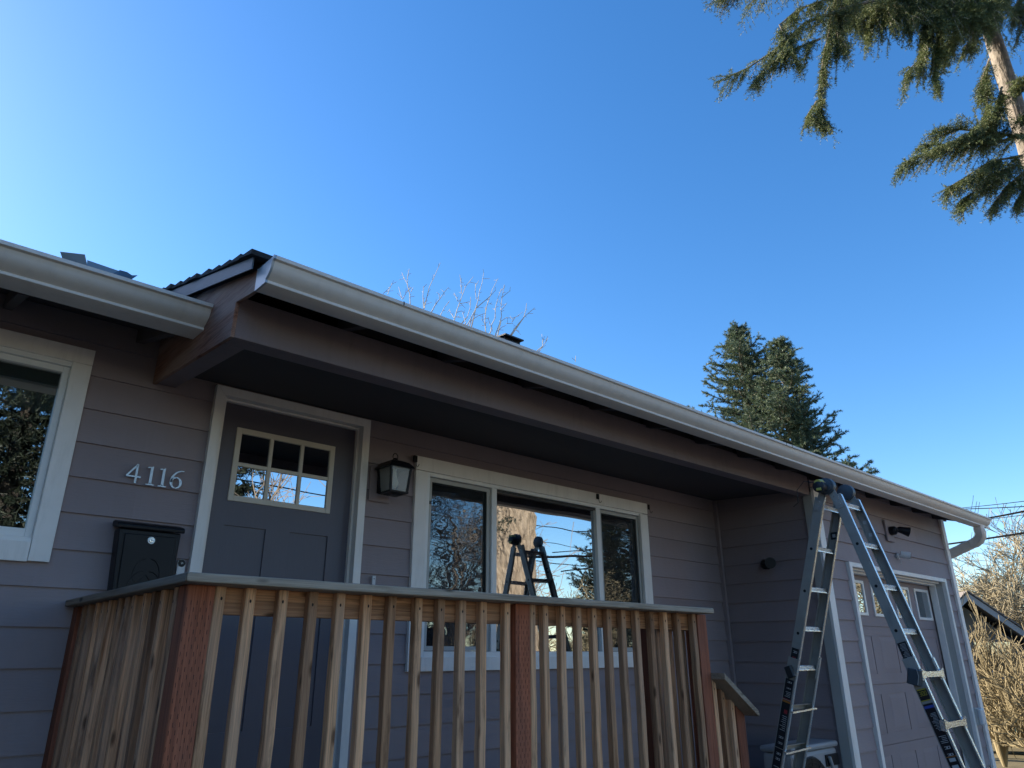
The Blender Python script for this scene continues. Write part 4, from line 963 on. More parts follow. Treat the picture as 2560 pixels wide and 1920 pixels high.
def spray_branch(path, L2, n2, droop, twig_l=.12, seed=0, taper=True, spread=.9):
    """a spruce limb: path of points -> list of twig segments and the wood of its side shoots"""
    r_ = np.random.default_rng(seed); P = np.array([tuple(p) for p in path], float)
    d_ = np.r_[0, np.cumsum(np.linalg.norm(np.diff(P, axis=0), axis=1))]; tot = d_[-1]
    segs = []; woods = []
    def pt(s): return np.array([np.interp(s, d_, P[:, i]) for i in range(3)])
    for i in range(n2):
        s = tot * (.04 + .96 * (i + r_.random()) / n2)
        if math.sin(s * 13 + seed) + .6 * math.sin(s * 29 + seed * 3) < -.45 and r_.random() < .8: continue
        p = pt(s); t = unit(pt(min(tot, s + .05)) - pt(max(0, s - .05)))
        fr_ = s / tot; L = L2 * (.40 + .95 * r_.random() ** 1.5) * (1 - .6 * fr_ if taper else 1)
        side = unit(np.cross(t, [0, 0, 1.0])) * (1 if i % 2 else -1) * spread
        dr_ = unit(t * .7 + side * (.3 + .7 * r_.random()) + np.array([0, 0, -1]) * droop * (.3 + .9 * r_.random()) + r_.normal(size=3) * .15)
        m = max(3, int(L / .065)); q = p.copy(); line = [q.copy()]; sd0 = unit(np.cross(dr_, r_.normal(size=3) * .5 + np.array([0, 0, 1.0])))
        for j in range(m):
            dr_ = unit(dr_ + np.array([0, 0, -1]) * droop * .10 + r_.normal(size=3) * .04); nq = q + dr_ * L / m
            segs.append((q, nq)); line.append(nq)
            for sg in (-1, 1):
                if r_.random() < .72:
                    td = unit(dr_ * .95 + sd0 * sg * .75 + np.array([0, 0, -1]) * droop * .22 + r_.normal(size=3) * .08)
                    tl = twig_l * (.5 + .8 * r_.random()) * (1 - .55 * j / m); s0 = nq
                    segs.append((s0, s0 + td * tl))
            q = nq
        woods.append(line)
    return segs, woods
# --- the big spruce whose limbs hang into the top right corner
_t = at(2490, 116, 9.25); TX, TY = _t.x, _t.y
sp = thing('spruce_tree', 'large spruce with a pale sunlit trunk and drooping limbs in the top right corner', 'tree', (TX, TY, GZ))
def bark_trunk(x, y, z0, z1, r0, r1, name, parent, mat='bark', lean=(0, 0), seg=40, ridg=.06):
    n = int((z1 - z0) / .10); V = []; Fc = []
    ph = rng.random(12) * 6.28
    for i in range(n + 1):
        t = i / n; z = z0 + (z1 - z0) * t; r_ = r0 + (r1 - r0) * t
        for k_ in range(seg):
            a = 2 * math.pi * k_ / seg
            rr = r_ * (1 + ridg * .5 * math.sin(a * 5 + ph[0] + z * .8) + ridg * .6 * math.sin(a * 11 + z * 4 + ph[1]) * math.sin(z * 9 + a * 3 + ph[2]) + ridg * .35 * rng.normal())
            V.append((x + lean[0] * t + rr * math.cos(a), y + lean[1] * t + rr * math.sin(a), z))
    for i in range(n):
        for k_ in range(seg): Fc.append((i * seg + k_, i * seg + (k_ + 1) % seg, (i + 1) * seg + (k_ + 1) % seg, (i + 1) * seg + k_))
    return MB().add(V, Fc).build(name, mat, parent, smooth=False)
tk = bark_trunk(TX, TY, GZ, 8.2, .145, .085, 'trunk', sp, seg=28, lean=(.0, .0)); tk.data.polygons.foreach_set('use_smooth', [True] * len(tk.data.polygons))
Tz = lambda px, py, hd: at(1700 + px * .3888, py * .3888, hd)
limbs = []   # (points in view as direction + distance from here, sub-limb length, count, droop)
def limb(pts, L2, n2, droop, **kw): limbs.append(([Tz(*p) for p in pts], L2, n2, droop, kw))
top = (TX, TY, 7.9)
# long limb reaching left, with its hanging tip
limb([(2060, -120, 9.0), (1500, -60, 8.2), (1100, 40, 7.6), (800, 150, 7.2), (600, 330, 6.95), (430, 440, 6.85), (230, 530, 6.75)], .46, 95, .85)
limb([(1100, -60, 7.7), (760, 60, 7.2), (640, 160, 7.0), (700, 300, 6.9), (760, 400, 6.9)], .36, 55, 1.1)
limb([(900, 250, 7.1), (700, 330, 6.95), (560, 420, 6.9), (480, 520, 6.85)], .30, 45, 1.0)
limb([(1000, -200, 7.4), (600, -120, 7.0), (400, -60, 6.8), (210, -20, 6.7)], .42, 50, 1.0)
# long hanging strand
limb([(1000, -40, 7.6), (960, 200, 7.5), (920, 380, 7.45), (900, 560, 7.4), (890, 700, 7.4), (930, 800, 7.38)], .20, 80, 1.6, taper=False, spread=.8)
limb([(880, 650, 7.4), (820, 740, 7.35), (960, 790, 7.35)], .20, 26, 1.2, taper=False)
limb([(1040, 0, 7.6), (1010, 200, 7.5), (1030, 330, 7.45)], .28, 34, 1.6, taper=False)
# thick mass along the top
for x0 in range(1050, 2100, 75):
    limb([(x0, -220, 8.3), (x0 - 20, -60, 8.1), (x0 - 40 + random.randint(-20, 20), 90 + random.randint(-30, 40), 8.0)], .40, 42, 1.3, taper=False)
    limb([(x0 + 40, -120, 8.9), (x0, 40, 8.7)], .36, 24, 1.1, taper=False)
limb([(1240, 0, 8.0), (1210, 150, 7.95), (1205, 240, 7.95)], .16, 30, 1.6, taper=False)
limb([(1600, 0, 8.2), (1560, 200, 8.1), (1540, 380, 8.05), (1450, 470, 8.0)], .30, 70, 1.5, taper=False)
limb([(1700, 50, 8.3), (1650, 250, 8.2), (1630, 420, 8.1), (1640, 520, 8.1)], .24, 60, 1.5, taper=False)
limb([(1850, 50, 8.6), (1760, 200, 8.5), (1700, 290, 8.4)], .30, 44, 1.4, taper=False)
limb([(1900, 60, 8.7), (1880, 250, 8.7), (1830, 300, 8.6)], .22, 26, 1.4, taper=False)
limb([(2200, -60, 9.2), (2150, 60, 9.0), (2210, 180, 8.9)], .30, 34, 1.3, taper=False)
# shoots beside the trunk
limb([(1990, 380, 8.9), (1940, 520, 8.8), (1980, 640, 8.75), (1960, 780, 8.7)], .24, 60, 1.3, taper=False)
limb([(2070, 560, 8.9), (2030, 700, 8.8), (1960, 830, 8.7), (1950, 880, 8.7)], .28, 50, 1.2, taper=False)
# lower limb
limb([(2240, 900, 9.2), (2060, 860, 8.9), (1860, 880, 8.6), (1650, 960, 8.35), (1440, 1050, 8.1)], .48, 80, .55)
limb([(2060, 860, 8.9), (1900, 840, 8.7), (1760, 830, 8.5), (1640, 850, 8.4)], .34, 30, .25)
limb([(2100, 900, 8.9), (1850, 930, 8.6), (1650, 930, 8.4), (1560, 935, 8.3)], .26, 34, .3)
limb([(2200, 1000, 9.1), (1990, 1040, 8.8), (1820, 1150, 8.6), (1700, 1220, 8.5)], .42, 60, .9)
limb([(2180, 1060, 9.1), (2000, 1120, 8.8), (1880, 1240, 8.7), (1800, 1290, 8.65)], .42, 56, 1.0)
limb([(2240, 1080, 9.2), (2100, 1200, 8.9), (2030, 1290, 8.8), (2010, 1330, 8.8)], .32, 40, 1.0)
limb([(2300, 1000, 9.3), (2240, 1150, 9.0), (2180, 1270, 8.9), (2150, 1320, 8.9)], .36, 40, 1.1)
limb([(2260, 560, 9.0), (2200, 540, 8.8), (2170, 520, 8.7)], .26, 16, .5); limb([(2280, 700, 9.0), (2230, 720, 8.8), (2200, 740, 8.7)], .26, 16, .8)
segs = []; wmb = MB()
for i, (P, L2, n2, dp, kw) in enumerate(limbs):
    sg, wd_ = spray_branch(P, L2 * 1.08, int(n2 * 2.9), dp * .85, seed=50 + i, **kw); segs += sg
    wmb.tube(P, list(np.linspace(.024 if i in (0, 20) else .014, .005, len(P))), 6)
    for ln_ in wd_[::2]: wmb.tube([tuple(q) for q in ln_], .0028, 3, cap=False)
# off-frame part of the crown: carried round the trunk so the tree is whole from elsewhere
for i in range(46):
    a = rng.uniform(0, 2 * math.pi); z = rng.uniform(9.8, 14.0); Lb = (14.8 - z) * .6
    p0_ = np.array([TX, TY, z]); dv_ = np.array([math.cos(a), math.sin(a), -.05])
    P = [p0_ + dv_ * Lb * t + np.array([0, 0, -.9 * t * t]) for t in (0, .35, .7, 1)]
    sg, wd_ = spray_branch(P, .8, 46, .9, twig_l=.25, seed=400 + i); segs += sg[::2]
    wmb.tube([tuple(q) for q in P], [.035, .03, .02, .008], 5)
MB().tube([(TX, TY, 8.1), (TX, TY, 14.5)], [.085, .02], 12).build('leader', 'bark', sp)
cr = tri_mesh('crown', needles(segs, 230, .027, .0028, fwd=.6, rnd=.12), 'needle', sp)
wmb.build('limb_wood', 'bark', sp); settle(sp)

# --- conifers beyond the house
def far_conifer(base, top_z, rad, nb, label, group=None, mat='needle2', name='conifer_tree', z_low=None, size=.16, seed=1, per=7.0, lean=0):
    t = thing(name, label, 'tree', (base[0], base[1], GZ), group); r_ = np.random.default_rng(seed)
    z_low = GZ + 1 if z_low is None else z_low; segs_ = []; mb = MB()
    for i in range(nb):
        f_ = ((i + r_.random()) / nb) ** .85; z = z_low + (top_z - .15 - z_low) * f_; a = i * 2.399 + r_.normal() * .4
        L = rad * (1 - f_) ** .75 * (.45 + .85 * r_.random()) + .12
        dr_ = np.array([math.cos(a), math.sin(a), .25 - .55 * (1 - f_) * r_.random()]); p = np.array([base[0], base[1], z]); line = [p.copy()]
        m = max(3, int(L / .35)); stp = L / m
        for j in range(m):
            dr_ = unit(dr_ + np.array([0, 0, .09]) + r_.normal(size=3) * .08); q = p + dr_ * stp; segs_.append((p, q)); line.append(q)
            for sg in (-1, 1):
                for _ in range(2):
                    sd_ = unit(np.cross(dr_, [0, 0, 1.0])) * sg; tl = (.22 + .40 * (1 - j / m)) * (.5 + r_.random()) * min(1, .45 + L / 2.2)
                    e = unit(dr_ * .7 + sd_ * .9 + np.array([0, 0, -.35 + .5 * r_.random()]) + r_.normal(size=3) * .25)
                    s0 = p + (q - p) * r_.random(); segs_.append((s0, s0 + e * tl))
            p = q
        mb.tube([tuple(v) for v in line], list(np.linspace(.03 + .01 * L, .008, len(line))), 4)
    segs_.append((np.array([base[0], base[1], top_z - .5]), np.array([base[0], base[1], top_z + .05])))
    tri_mesh('crown', needles(segs_, per / .1, size, size * .12, fwd=.9, rnd=.3), mat, t)
    mb.tube([(base[0], base[1], GZ), (base[0], base[1], top_z)], [.30, .02], 8).build('trunk', 'bark' if mat == 'needle2' else 'darkbark', t); settle(t); return t
pA = at(1843, 812, 31.0); pB = at(1946, 845, 29.5); pC = at(2112, 1150, 38)
far_conifer((pA.x, pA.y), pA.z, 4.6, 180, 'tallest grey-green conifer behind the roof, the left one of the pair', 'conifers behind the house', z_low=2.5, seed=3, size=.115, per=11)
far_conifer((pB.x, pB.y), pB.z, 3.0, 150, 'shorter darker conifer behind the roof, the right one of the pair', 'conifers behind the house', z_low=2.5, seed=8, size=.115, per=11)
pD = at(1995, 1005, 29.0); far_conifer((pD.x, pD.y), pD.z, .9, 80, 'low spire of conifer at the right foot of the pair', 'conifers behind the house', z_low=2.5, seed=19, size=.11, per=10)
far_conifer((pC.x, pC.y), pC.z, 1.3, 60, 'tiny conifer tip just showing over the right roof edge', 'conifers behind the house', z_low=3.0, seed=9)

far_conifer((-9.6, 24.0), 19.0, 4.5, 420, 'tall conifer out of the frame to the back left that shades the porch end', None, z_low=2.0, seed=91, size=.34, per=5)  # unseen tree added to keep sun off the plywood cheek and gutter end
for i, (hx, hy, hh) in enumerate(((-6.6, -3.2, 5.5), (-7.2, -.6, 6.2), (-7.0, 2.0, 5.6))):  # unseen conifers added to block low sky and darken the garage side wall
    far_conifer((hx, hy), hh, 2.0, 130, ['dense dark hedge conifer nearest the street, left of the porch', 'tallest hedge conifer left of the porch', 'hedge conifer closest to the house wall, far left'][i], 'hedge conifers left of the house', mat='needle3', z_low=GZ + .3, seed=120 + i, size=.22, per=5)
# --- bare trees
def bare(mb, p, dr_, L, r, lvl, r_, kids, wob=.16, up=.05, ratio=.68, angle=.65, minr=.003, seg=5):
    n = max(2, int(4 if lvl > 1 else 3)); pts = [p.copy()]; q = p.copy(); d2 = dr_.copy(); rad = [r]
    for i in range(n):
        d2 = unit(d2 + r_.normal(size=3) * wob + np.array([0, 0, up])); q = q + d2 * L / n; pts.append(q.copy()); rad.append(max(minr, r * (1 - .5 * (i + 1) / n)))
    mb.tube([tuple(v) for v in pts], rad, seg if lvl > 2 else (4 if lvl > 1 else 3), cap=False)
    if lvl <= 0: return
    for i in range(kids[lvl - 1]):
        t = .25 + .75 * (i + r_.random()) / kids[lvl - 1]; j = min(n - 1, int(t * n)); s0 = pts[j] + (pts[j + 1] - pts[j]) * (t * n - j)
        sd_ = unit(r_.normal(size=3)); e = unit(d2 * (1 - .3 * angle) + sd_ * angle * 1.15 + np.array([0, 0, up]))
        bare(mb, s0, e, L * ratio * (.65 + .6 * r_.random()), max(minr, rad[j] * .58), lvl - 1, r_, kids, wob, up, ratio, angle, minr, seg)
def bare_tree(base, h, r, lvl, kids, label, name='bare_tree', mat='twig', seed=1, z0=GZ, cat='tree', group=None, lean=(0, 0), stems=1, spread=.5, **kw):
    t = thing(name, label, cat, (base[0], base[1], z0), group); r_ = np.random.default_rng(seed)
    tr = MB(); cr_ = MB()
    for s_i in range(stems):
        a = s_i * 2 * math.pi / max(1, stems) + r_.random(); dr_ = unit(np.array([lean[0] + (spread * math.cos(a) if stems > 1 else 0), lean[1] + (spread * math.sin(a) if stems > 1 else 0), 1.0]))
        p = np.array([base[0], base[1], z0]); n = 5; pts = [p]; rad = [r]
        for i in range(n): dr_ = unit(dr_ + r_.normal(size=3) * .06); pts.append(pts[-1] + dr_ * h * .40 / n * (1 if stems == 1 else 1)); rad.append(r * (1 - .45 * (i + 1) / n))
        tr.tube([tuple(v) for v in pts], rad, 10)
        for i in range(kids[lvl]):
            j = 1 + (i * (n)) // kids[lvl]; j = min(n, max(2 if stems == 1 else 1, j)); sd_ = unit(r_.normal(size=3) * np.array([1, 1, .2]))
            e = unit(dr_ * 1.0 + sd_ * (.75 if j < n else .35)); bare(cr_, pts[j], e, h * .30 * (.7 + .5 * r_.random()), rad[j] * .65, lvl, r_, kids, **kw)
    tr.build('trunk', mat, t); cr_.build('crown', mat, t); settle(t); return t
# twigs above the roof
bt = thing('bare_tree', 'pale bare tree whose fan of twigs stands up behind the long gutter', 'tree', (0, 0, GZ))
cz_ = lambda a, b, h: np.array(at(900 + a * .27125, 640 + b * .27125, h))
shoots = [[(215, 345), (255, 310), (300, 255)], [(255, 355), (275, 300), (295, 250)], [(462, 435), (458, 350), (435, 260), (440, 180), (455, 120)], [(440, 262), (410, 210), (385, 150)], [(470, 330), (490, 290)], [(390, 400), (372, 340), (356, 285)], [(395, 395), (430, 330), (475, 290)],
          [(590, 482), (612, 400), (640, 285), (690, 180), (741, 62)], [(588, 480), (580, 370), (585, 280)], [(600, 480), (590, 440), (612, 400)], [(665, 505), (700, 440), (742, 388), (780, 330), (815, 290)], [(735, 395), (728, 345)], [(745, 540), (780, 470), (820, 425)],
          [(872, 582), (890, 510), (915, 440), (940, 370), (975, 280), (1045, 190)], [(935, 345), (932, 260), (920, 172)], [(915, 440), (960, 432), (1010, 420)], [(905, 420), (885, 375), (868, 340)], [(870, 575), (840, 530), (822, 490)], [(880, 560), (935, 568)], [(890, 520), (940, 505)],
          [(992, 630), (1030, 560), (1068, 480), (1090, 400), (1100, 330), (1125, 250), (1141, 150)], [(1068, 482), (1130, 430), (1190, 380), (1250, 315)], [(1020, 600), (1090, 550), (1160, 525)], [(975, 620), (960, 570), (945, 520)], [(990, 560), (1015, 480), (1020, 380)], [(1072, 400), (1062, 320), (1066, 255)],
          [(1158, 690), (1150, 590), (1162, 480), (1195, 380), (1225, 300), (1272, 208)], [(1195, 440), (1220, 445)], [(1160, 640), (1140, 610), (1120, 580)], [(1205, 700), (1215, 630), (1245, 575), (1248, 480), (1270, 390), (1305, 300)], [(1200, 640), (1180, 560)],
          [(1250, 720), (1285, 630), (1305, 560), (1298, 480), (1310, 380), (1330, 265)], [(1310, 380), (1345, 350), (1385, 320)], [(1300, 500), (1330, 465), (1355, 430)], [(1300, 600), (1345, 570), (1410, 572), (1465, 550)], [(1270, 690), (1310, 655), (1345, 640)], [(1350, 622), (1410, 622)], [(1400, 610), (1435, 560)],
          [(1388, 725), (1440, 650), (1510, 565), (1560, 520), (1610, 478)], [(1510, 565), (1530, 490), (1535, 435)], [(1430, 680), (1468, 695)], [(1660, 870), (1682, 830), (1715, 790), (1732, 755)], [(1685, 830), (1680, 770), (1676, 720)], [(1985, 975), (1988, 920)]]
r_ = np.random.default_rng(3); mb = MB(); base = cz_(1000, 1500, 18.0); base[2] = GZ; bt.location = tuple(base); fork = base + np.array([0, 0, 4.2])
MB().tube([tuple(base), tuple(base + np.array([.05, 0, 2.2])), tuple(fork)], [.17, .14, .12], 10).build('trunk', 'twigl', bt)
nodes = []
for (a, b, hd_) in ((480, 700, 18.1), (760, 800, 18.3), (1010, 880, 17.9), (1230, 960, 18.2), (1420, 1040, 18.0)):
    nd = cz_(a, b, hd_); nodes.append(nd); m0 = fork + (nd - fork) * .5 + np.array([r_.normal() * .15, r_.normal() * .15, -.25])
    mb.tube([tuple(fork), tuple(m0), tuple(nd)], [.085, .055, .032], 7)
for sh in shoots:
    h0 = 18.0 + r_.normal() * .25; P = [cz_(a, b, h0 + .12 * k_) for k_, (a, b) in enumerate(sh)]
    L_ = sum(np.linalg.norm(P[k_ + 1] - P[k_]) for k_ in range(len(P) - 1))
    mb.tube([tuple(p) for p in P], list(np.linspace(.016 if L_ > .8 else .011, .007, len(P))), 5)
    if len(sh) > 3 or (sh[0][1] > 500 and L_ > .5):
        q = P[0]; nd = min(nodes, key=lambda v: np.linalg.norm(v - q)); m1 = nd + (q - nd) * .5 + np.array([r_.normal() * .05, r_.normal() * .05, -.06]); mb.tube([tuple(nd), tuple(m1), tuple(q)], [.030, .022, .015], 5)
    for k_ in range(len(P) - 1):
        for _ in range(1 + int(np.linalg.norm(P[k_ + 1] - P[k_]) / .3)):
            t_ = r_.random(); s0 = P[k_] + (P[k_ + 1] - P[k_]) * t_; e = unit(unit(P[k_ + 1] - P[k_]) + r_.normal(size=3) * .6); l_ = .07 + .16 * r_.random()
            mb.tube([tuple(s0), tuple(s0 + e * l_)], [.008, .006], 4)
mb.build('crown', 'twigl', bt); settle(bt)

# right: shrub, thicket tree, tall bare tree
def htot(px_, py_, hd): return (at(px_, py_, hd).z - GZ) / 1.08
s1 = at(2505, 1880, 15.5); bare_tree((s1.x, s1.y), htot(2480, 1500, 15.5), .036, 3, [4, 3, 4, 4], 'bare tan multi-stemmed shrub in sun right of the garage corner', name='shrub', cat='shrub', mat='shrub', seed=5, z0=GZ, stems=8, spread=.30, up=.10, angle=.60, ratio=.80, minr=.0058, wob=.12)
s2_ = at(2590, 1860, 14.6); bare_tree((s2_.x, s2_.y), htot(2560, 1540, 14.6), .032, 3, [3, 3, 4, 4], 'second bare tan shrub cut by the right photo edge', name='shrub', cat='shrub', mat='shrub', seed=15, z0=GZ, stems=7, spread=.4, up=.08, angle=.62, ratio=.80, minr=.0058, wob=.12)
kw = dict(mat='thick', up=.05, wob=.12, ratio=.70, minr=.0085)
t3 = at(2560, 1560, 27); bare_tree((t3.x, t3.y), htot(2550, 1330, 27), .20, 4, [6, 5, 5, 5, 6], 'dense tan fine-twigged tree rising behind the neighbouring gable', seed=44, angle=.85, **kw)
t3b = at(2470, 1560, 30); bare_tree((t3b.x, t3b.y), htot(2470, 1375, 30), .17, 4, [6, 5, 5, 5, 5], 'left rounder mass of fine tan twigs seen under the downspout elbow', seed=47, angle=.85, **kw)
t3c = at(2425, 1560, 31); bare_tree((t3c.x, t3c.y), htot(2425, 1440, 31), .15, 4, [6, 5, 5, 5, 5], 'low tan thicket just right of the house corner', seed=49, angle=.85, **kw)
t4 = at(2590, 1500, 34); bare_tree((t4.x, t4.y), htot(2560, 1225, 34), .25, 4, [4, 4, 4, 5, 6], 'tall grey bare tree behind the wires at the right photo edge', mat='twig', seed=61, up=.08, angle=.6, wob=.10, minr=.009)
t5 = at(2415, 1500, 36); bare_tree((t5.x, t5.y), htot(2400, 1300, 36), .15, 3, [4, 4, 5, 6], 'thin bare tree seen in the gap below the gutter end', mat='twig', seed=66, up=.06, angle=.7, minr=.010)
bare_tree((20.0, -2.6), 4.6, .12, 4, [5, 5, 5, 5, 5], 'tan thicket right of the driveway mirrored in the left garage door panes', mat='thick', seed=144, angle=.8, up=.05, minr=.009)
bare_tree((24.5, -3.4), 5.2, .12, 4, [5, 5, 5, 5, 5], 'tan thicket farther off, mirrored in the right garage door panes', mat='thick', seed=147, angle=.8, up=.05, minr=.009)

# trees on the street side (behind the viewer, seen mirrored in the panes)
t2 = thing('fir_tree', 'big sunlit trunk with furrowed bark mirrored in the middle window pane', 'tree', (9.1, -2.05, GZ))
tk = bark_trunk(9.1, -2.05, GZ, 11, .51, .34, 'trunk', t2, mat='bark2', seg=60, ridg=.08)
segs = []
for i in range(40):
    a = rng.uniform(math.pi, 2 * math.pi); z = rng.uniform(5.8, 12); Lb = 3.0; p0_ = np.array([9.1, -2.05, z]); dv_ = np.array([math.cos(a), math.sin(a), .0])
    P = [p0_ + dv_ * Lb * t + np.array([0, 0, -1.3 * t * t]) for t in (0, .35, .7, 1)]; sg, _ = spray_branch(P, .8, 14, .9, twig_l=.3, seed=700 + i); segs += sg[::2]
for zz_ in (2.35, 2.9):
    P = [np.array([8.8, -1.6, zz_]), np.array([8.3, -1.3, zz_ - .05]), np.array([8.0, -1.1, zz_ - .3])]; sg, _ = spray_branch(P, .35, 18, .9, twig_l=.12, seed=int(zz_ * 100)); segs += sg
tri_mesh('crown', needles(segs, 42, .05, .007), 'needle3', t2); settle(t2)
def big_dark(x, y, h, rad, label, seed, zl=.8):
    return far_conifer((x, y), h, rad, 190, label, 'conifers across the street', mat='needle3', z_low=zl, seed=seed, size=.13, per=7)
big_dark(1.95, -8.0, 11.5, 1.5, 'drooping dark conifer behind the viewer mirrored in the left window', 71, zl=1.2)
big_dark(6.0, -8.8, 11, 1.2, 'slim dark conifer behind the viewer mirrored in the door panes', 72, zl=1.6)
big_dark(28.0, -15.5, 8.0, 3.0, 'bushy green conifer mirrored at the right of the middle pane', 73, zl=-1.5)
big_dark(31.5, -15.0, 8.4, 3.0, 'bushy green conifer mirrored in the right screened sash', 74, zl=-1.5)
bare_tree((25.5, -15.0), 6.2, .2, 3, [5, 5, 5, 6], 'brown bare tree mirrored low in the middle pane', mat='thick', seed=81, angle=.8, minr=.012, group='bare trees across the street')
bare_tree((22.5, -16.0), 4.6, .2, 3, [5, 5, 5, 6], 'brown bare tree mirrored beside the green conifer', mat='thick', seed=83, angle=.8, minr=.012, group='bare trees across the street')
bare_tree((8.3, -9.6), 8.0, .25, 3, [4, 5, 5, 7], 'bare tree with fine twigs mirrored in the lower door panes', mat='twig', seed=85, angle=.7, minr=.008, group='bare trees across the street')
bare_tree((13.2, -9.2), 8.0, .2, 4, [4, 4, 5, 5, 6], 'bare tree mirrored in the left screened sash', mat='twig', seed=86, angle=.7, minr=.008, group='bare trees across the street')
bare_tree((-1.0, -11.0), 10.0, .2, 3, [4, 5, 5, 6], 'bare tree mirrored at the edge of the left window', mat='twig', seed=87, angle=.7, minr=.009, group='bare trees across the street')

for i, (hx, hy) in enumerate(((15.0, -17.5), (19.0, -18.5), (23.0, -19.0), (31.0, -19.0))):
    bare_tree((hx, hy), 4.4, .12, 4, [6, 5, 5, 5, 4], ['tan brush mirrored low in the left screened sash', 'tan brush mirrored below the reflected trunk', 'tan brush mirrored between the reflected ladder legs', 'tan brush mirrored low in the right screened sash'][i], name='thicket', cat='shrub', mat='thick', seed=210 + i, angle=.9, up=.03, minr=.012, group='brush across the street')

# ------------------------------------------------------------------ wires
def wire(a, b, sag, r, label, group='overhead wires'):
    a = Vector(a); b = Vector(b); pts = []
    for i in range(31):
        t = i / 30; p = a.lerp(b, t); p.z -= sag * 4 * t * (1 - t); pts.append(p)
    o = MB().tube(pts, r, 6).build('overhead_wire', 'wire'); tag(o, label, 'wire', group)
def ext(px0, py0, h0, px1, py1, h1, e0, e1):
    a = at(px0, py0, h0); b = at(px1, py1, h1); return a + (a - b) * e0, b + (b - a) * e1
Az = lambda x, y: (1860 + x * .31646, 1100 + y * .31646)
for (x0, y0, x1, y1, r_, lab, e0) in ((1710, 520, 2212, 440, .010, 'thin uppermost overhead wire right of the gutter end', .6), (1730, 528, 2212, 482, .014, 'second overhead wire, just under the thin topmost one', .6),
                             (1900, 597, 2212, 516, .026, 'thick dark overhead cable third from the top, starting at the gutter end', .9), (1930, 600, 2212, 545, .009, 'hair-thin overhead wire just under the thick third cable', .9), (1605, 795, 2212, 685, .027, 'lowest thick overhead cable passing behind the downspout elbow', 1.2)):
    a, b = ext(*Az(x0, y0), 26, *Az(x1, y1), 22, e0, 3.0); wire(a, b, .15, r_, lab)
for i, (za, zb) in enumerate(((6.6, 6.1), (5.2, 5.5), (4.75, 4.7), (4.3, 4.1), (3.6, 3.5))):
    lab = ['highest', 'second', 'third', 'fourth', 'lowest'][i] + ' street wire mirrored in the middle window pane'
    wire((-30, -9.2, za + .4), (45, -9.8, zb + .2), .9, .016 if i % 2 == 0 else .010, lab, 'street wires mirrored in the window')
for x, y in ((-30, -9.2), (45, -9.8)):
    up_ = thing('utility_pole', 'wooden utility pole at the %s end of the street wires' % ('left' if x < 0 else 'right'), 'utility pole', (x, y, GZ))
    MB().cyl((x, y, GZ), (x, y, 8.2), .16, .11, 12).build('pole', 'pole', up_); MB().box(x - .06, x + .06, y - 1.1, y + 1.1, 7.3, 7.42).build('crossarm', 'pole', up_); settle(up_)

# ------------------------------------------------------------------ neighbouring house and car
nh = thing('neighbour_house', 'grey neighbouring house with a steep gable and dark eave behind the bare shrub', 'house', (22, 6, GZ))
ap = at(2418, 1482, 21.5); nh.location = (ap.x, ap.y, GZ); fx = ap.x; ay, az_ = ap.y, ap.z
pitch = .86; half = 2.9
gab = [(ay - half, az_ - pitch * half), (ay + half, az_ - pitch * half), (ay, az_)]
MB().prism([(ay - half + .35, GZ), (ay + half - .35, GZ), (ay + half - .35, az_ - pitch * (half - .35) - .2), (ay, az_ - .24), (ay - half + .35, az_ - pitch * (half - .35) - .2)], lambda p, x: (x, p[0], p[1]), fx + .6, fx + 7).build('wall', 'nwall', nh)
for sg in (-1, 1):
    e = ay + sg * half
    MB().prism([(ay, az_), (e, az_ - pitch * half), (e, az_ - pitch * half - .16), (ay, az_ - .16)], lambda p, x: (x, p[0], p[1]), fx - .02, fx + .02).build('bargeboard', 'ntrim', nh)
    mb = MB(); n = 22
    for i in range(n):
        t0, t1 = i / n, (i + 1) / n; y0, y1 = ay + sg * half * t0, ay + sg * (half * t1 + .02); z0, z1 = az_ + .05 - pitch * half * t0 - .03, az_ + .05 - pitch * (half * t1) - .0
        mb.prism([(y0, z0), (y1, z1 - .03), (y1, z1), (y0, z0 + .03)], lambda p, x: (x, p[0], p[1]), fx - .06, fx + 7.3)
    rf_ = mb.build('roof', 'nroof', nh)
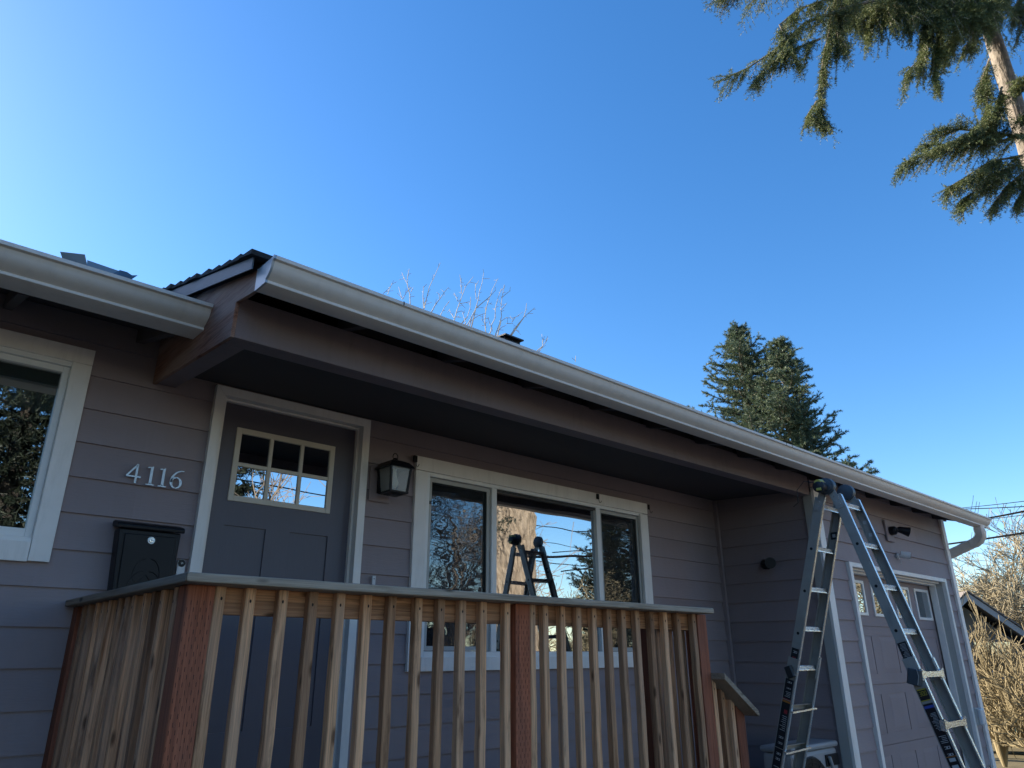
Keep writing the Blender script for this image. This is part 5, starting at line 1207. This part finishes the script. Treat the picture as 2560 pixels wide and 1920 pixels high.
MB().box(fx + .56, fx + .60, ay - .9, ay - .1, GZ + .9, GZ + 2.0).build('window', 'glass_door', nh)
frame_rect(MB(), 0, 1, 0, 1, .08, 0, .03)
MB().box(fx + 1.5, fx + 9, ay - 9, ay - 2.2, GZ, az_ - 2.6).build('wing_wall', 'nwall', nh)
MB().prism([(fx + 1.1, az_ - 2.5), (fx + 5.2, az_ - 1.0), (fx + 9.4, az_ - 2.5), (fx + 9.4, az_ - 2.62), (fx + 5.2, az_ - 1.12), (fx + 1.1, az_ - 2.62)], lambda p, y: (p[0], y, p[1]), ay - 9.3, ay - 1.9).build('wing_roof', 'nroof', nh)
MB().box(fx + 1.08, fx + 1.12, ay - 9.3, ay - 2.6, az_ - 2.68, az_ - 2.5).build('wing_fascia', 'ntrim', nh)
settle(nh); nh.rotation_euler = (0, 0, R_(36))

cc = at(2590, 1790, 19.0)
car = thing('parked_car', 'teal parked car half hidden behind the bare shrub', 'car', (cc.x, cc.y, GZ))
body = [(-2.1, .35), (2.05, .35), (2.1, .75), (1.95, .92), (1.0, 1.0), (-1.7, 1.02), (-2.1, .95)]
MB().prism(body, lambda p, y: (p[0], y, p[1]), -.86, .86).build('body', 'carp', car, bevel=.06)
cab = [(-1.45, 1.0), (.95, .98), (.35, 1.42), (-1.05, 1.44)]
MB().prism(cab, lambda p, y: (p[0], y * (.98 if p[1] < 1.1 else .84), p[1]), -.80, .80).build('cabin_glass', 'glass_door', car)
MB().prism([(-1.08, 1.43), (.36, 1.41), (.30, 1.47), (-1.0, 1.49)], lambda p, y: (p[0], y, p[1]), -.68, .68).build('roof', 'carp', car, bevel=.02)
for x in (-1.35, 1.3):
    for y in (-.80, .80):
        wh = MB().tube([(x, y - .10, .33), (x, y + .10, .33)], [.33, .33], 28).build('wheel', 'tyre', car, smooth=True)
        MB().cyl((x, y - .105, .33), (x, y + .105, .33), .19, .19, 16).build('rim', 'alu', wh)
for y in (-.62, .62): MB().box(-2.14, -2.08, y - .16, y + .16, .72, .86).build('headlight', 'glass_lamp', car)
car.rotation_euler = (0, 0, R_(8))
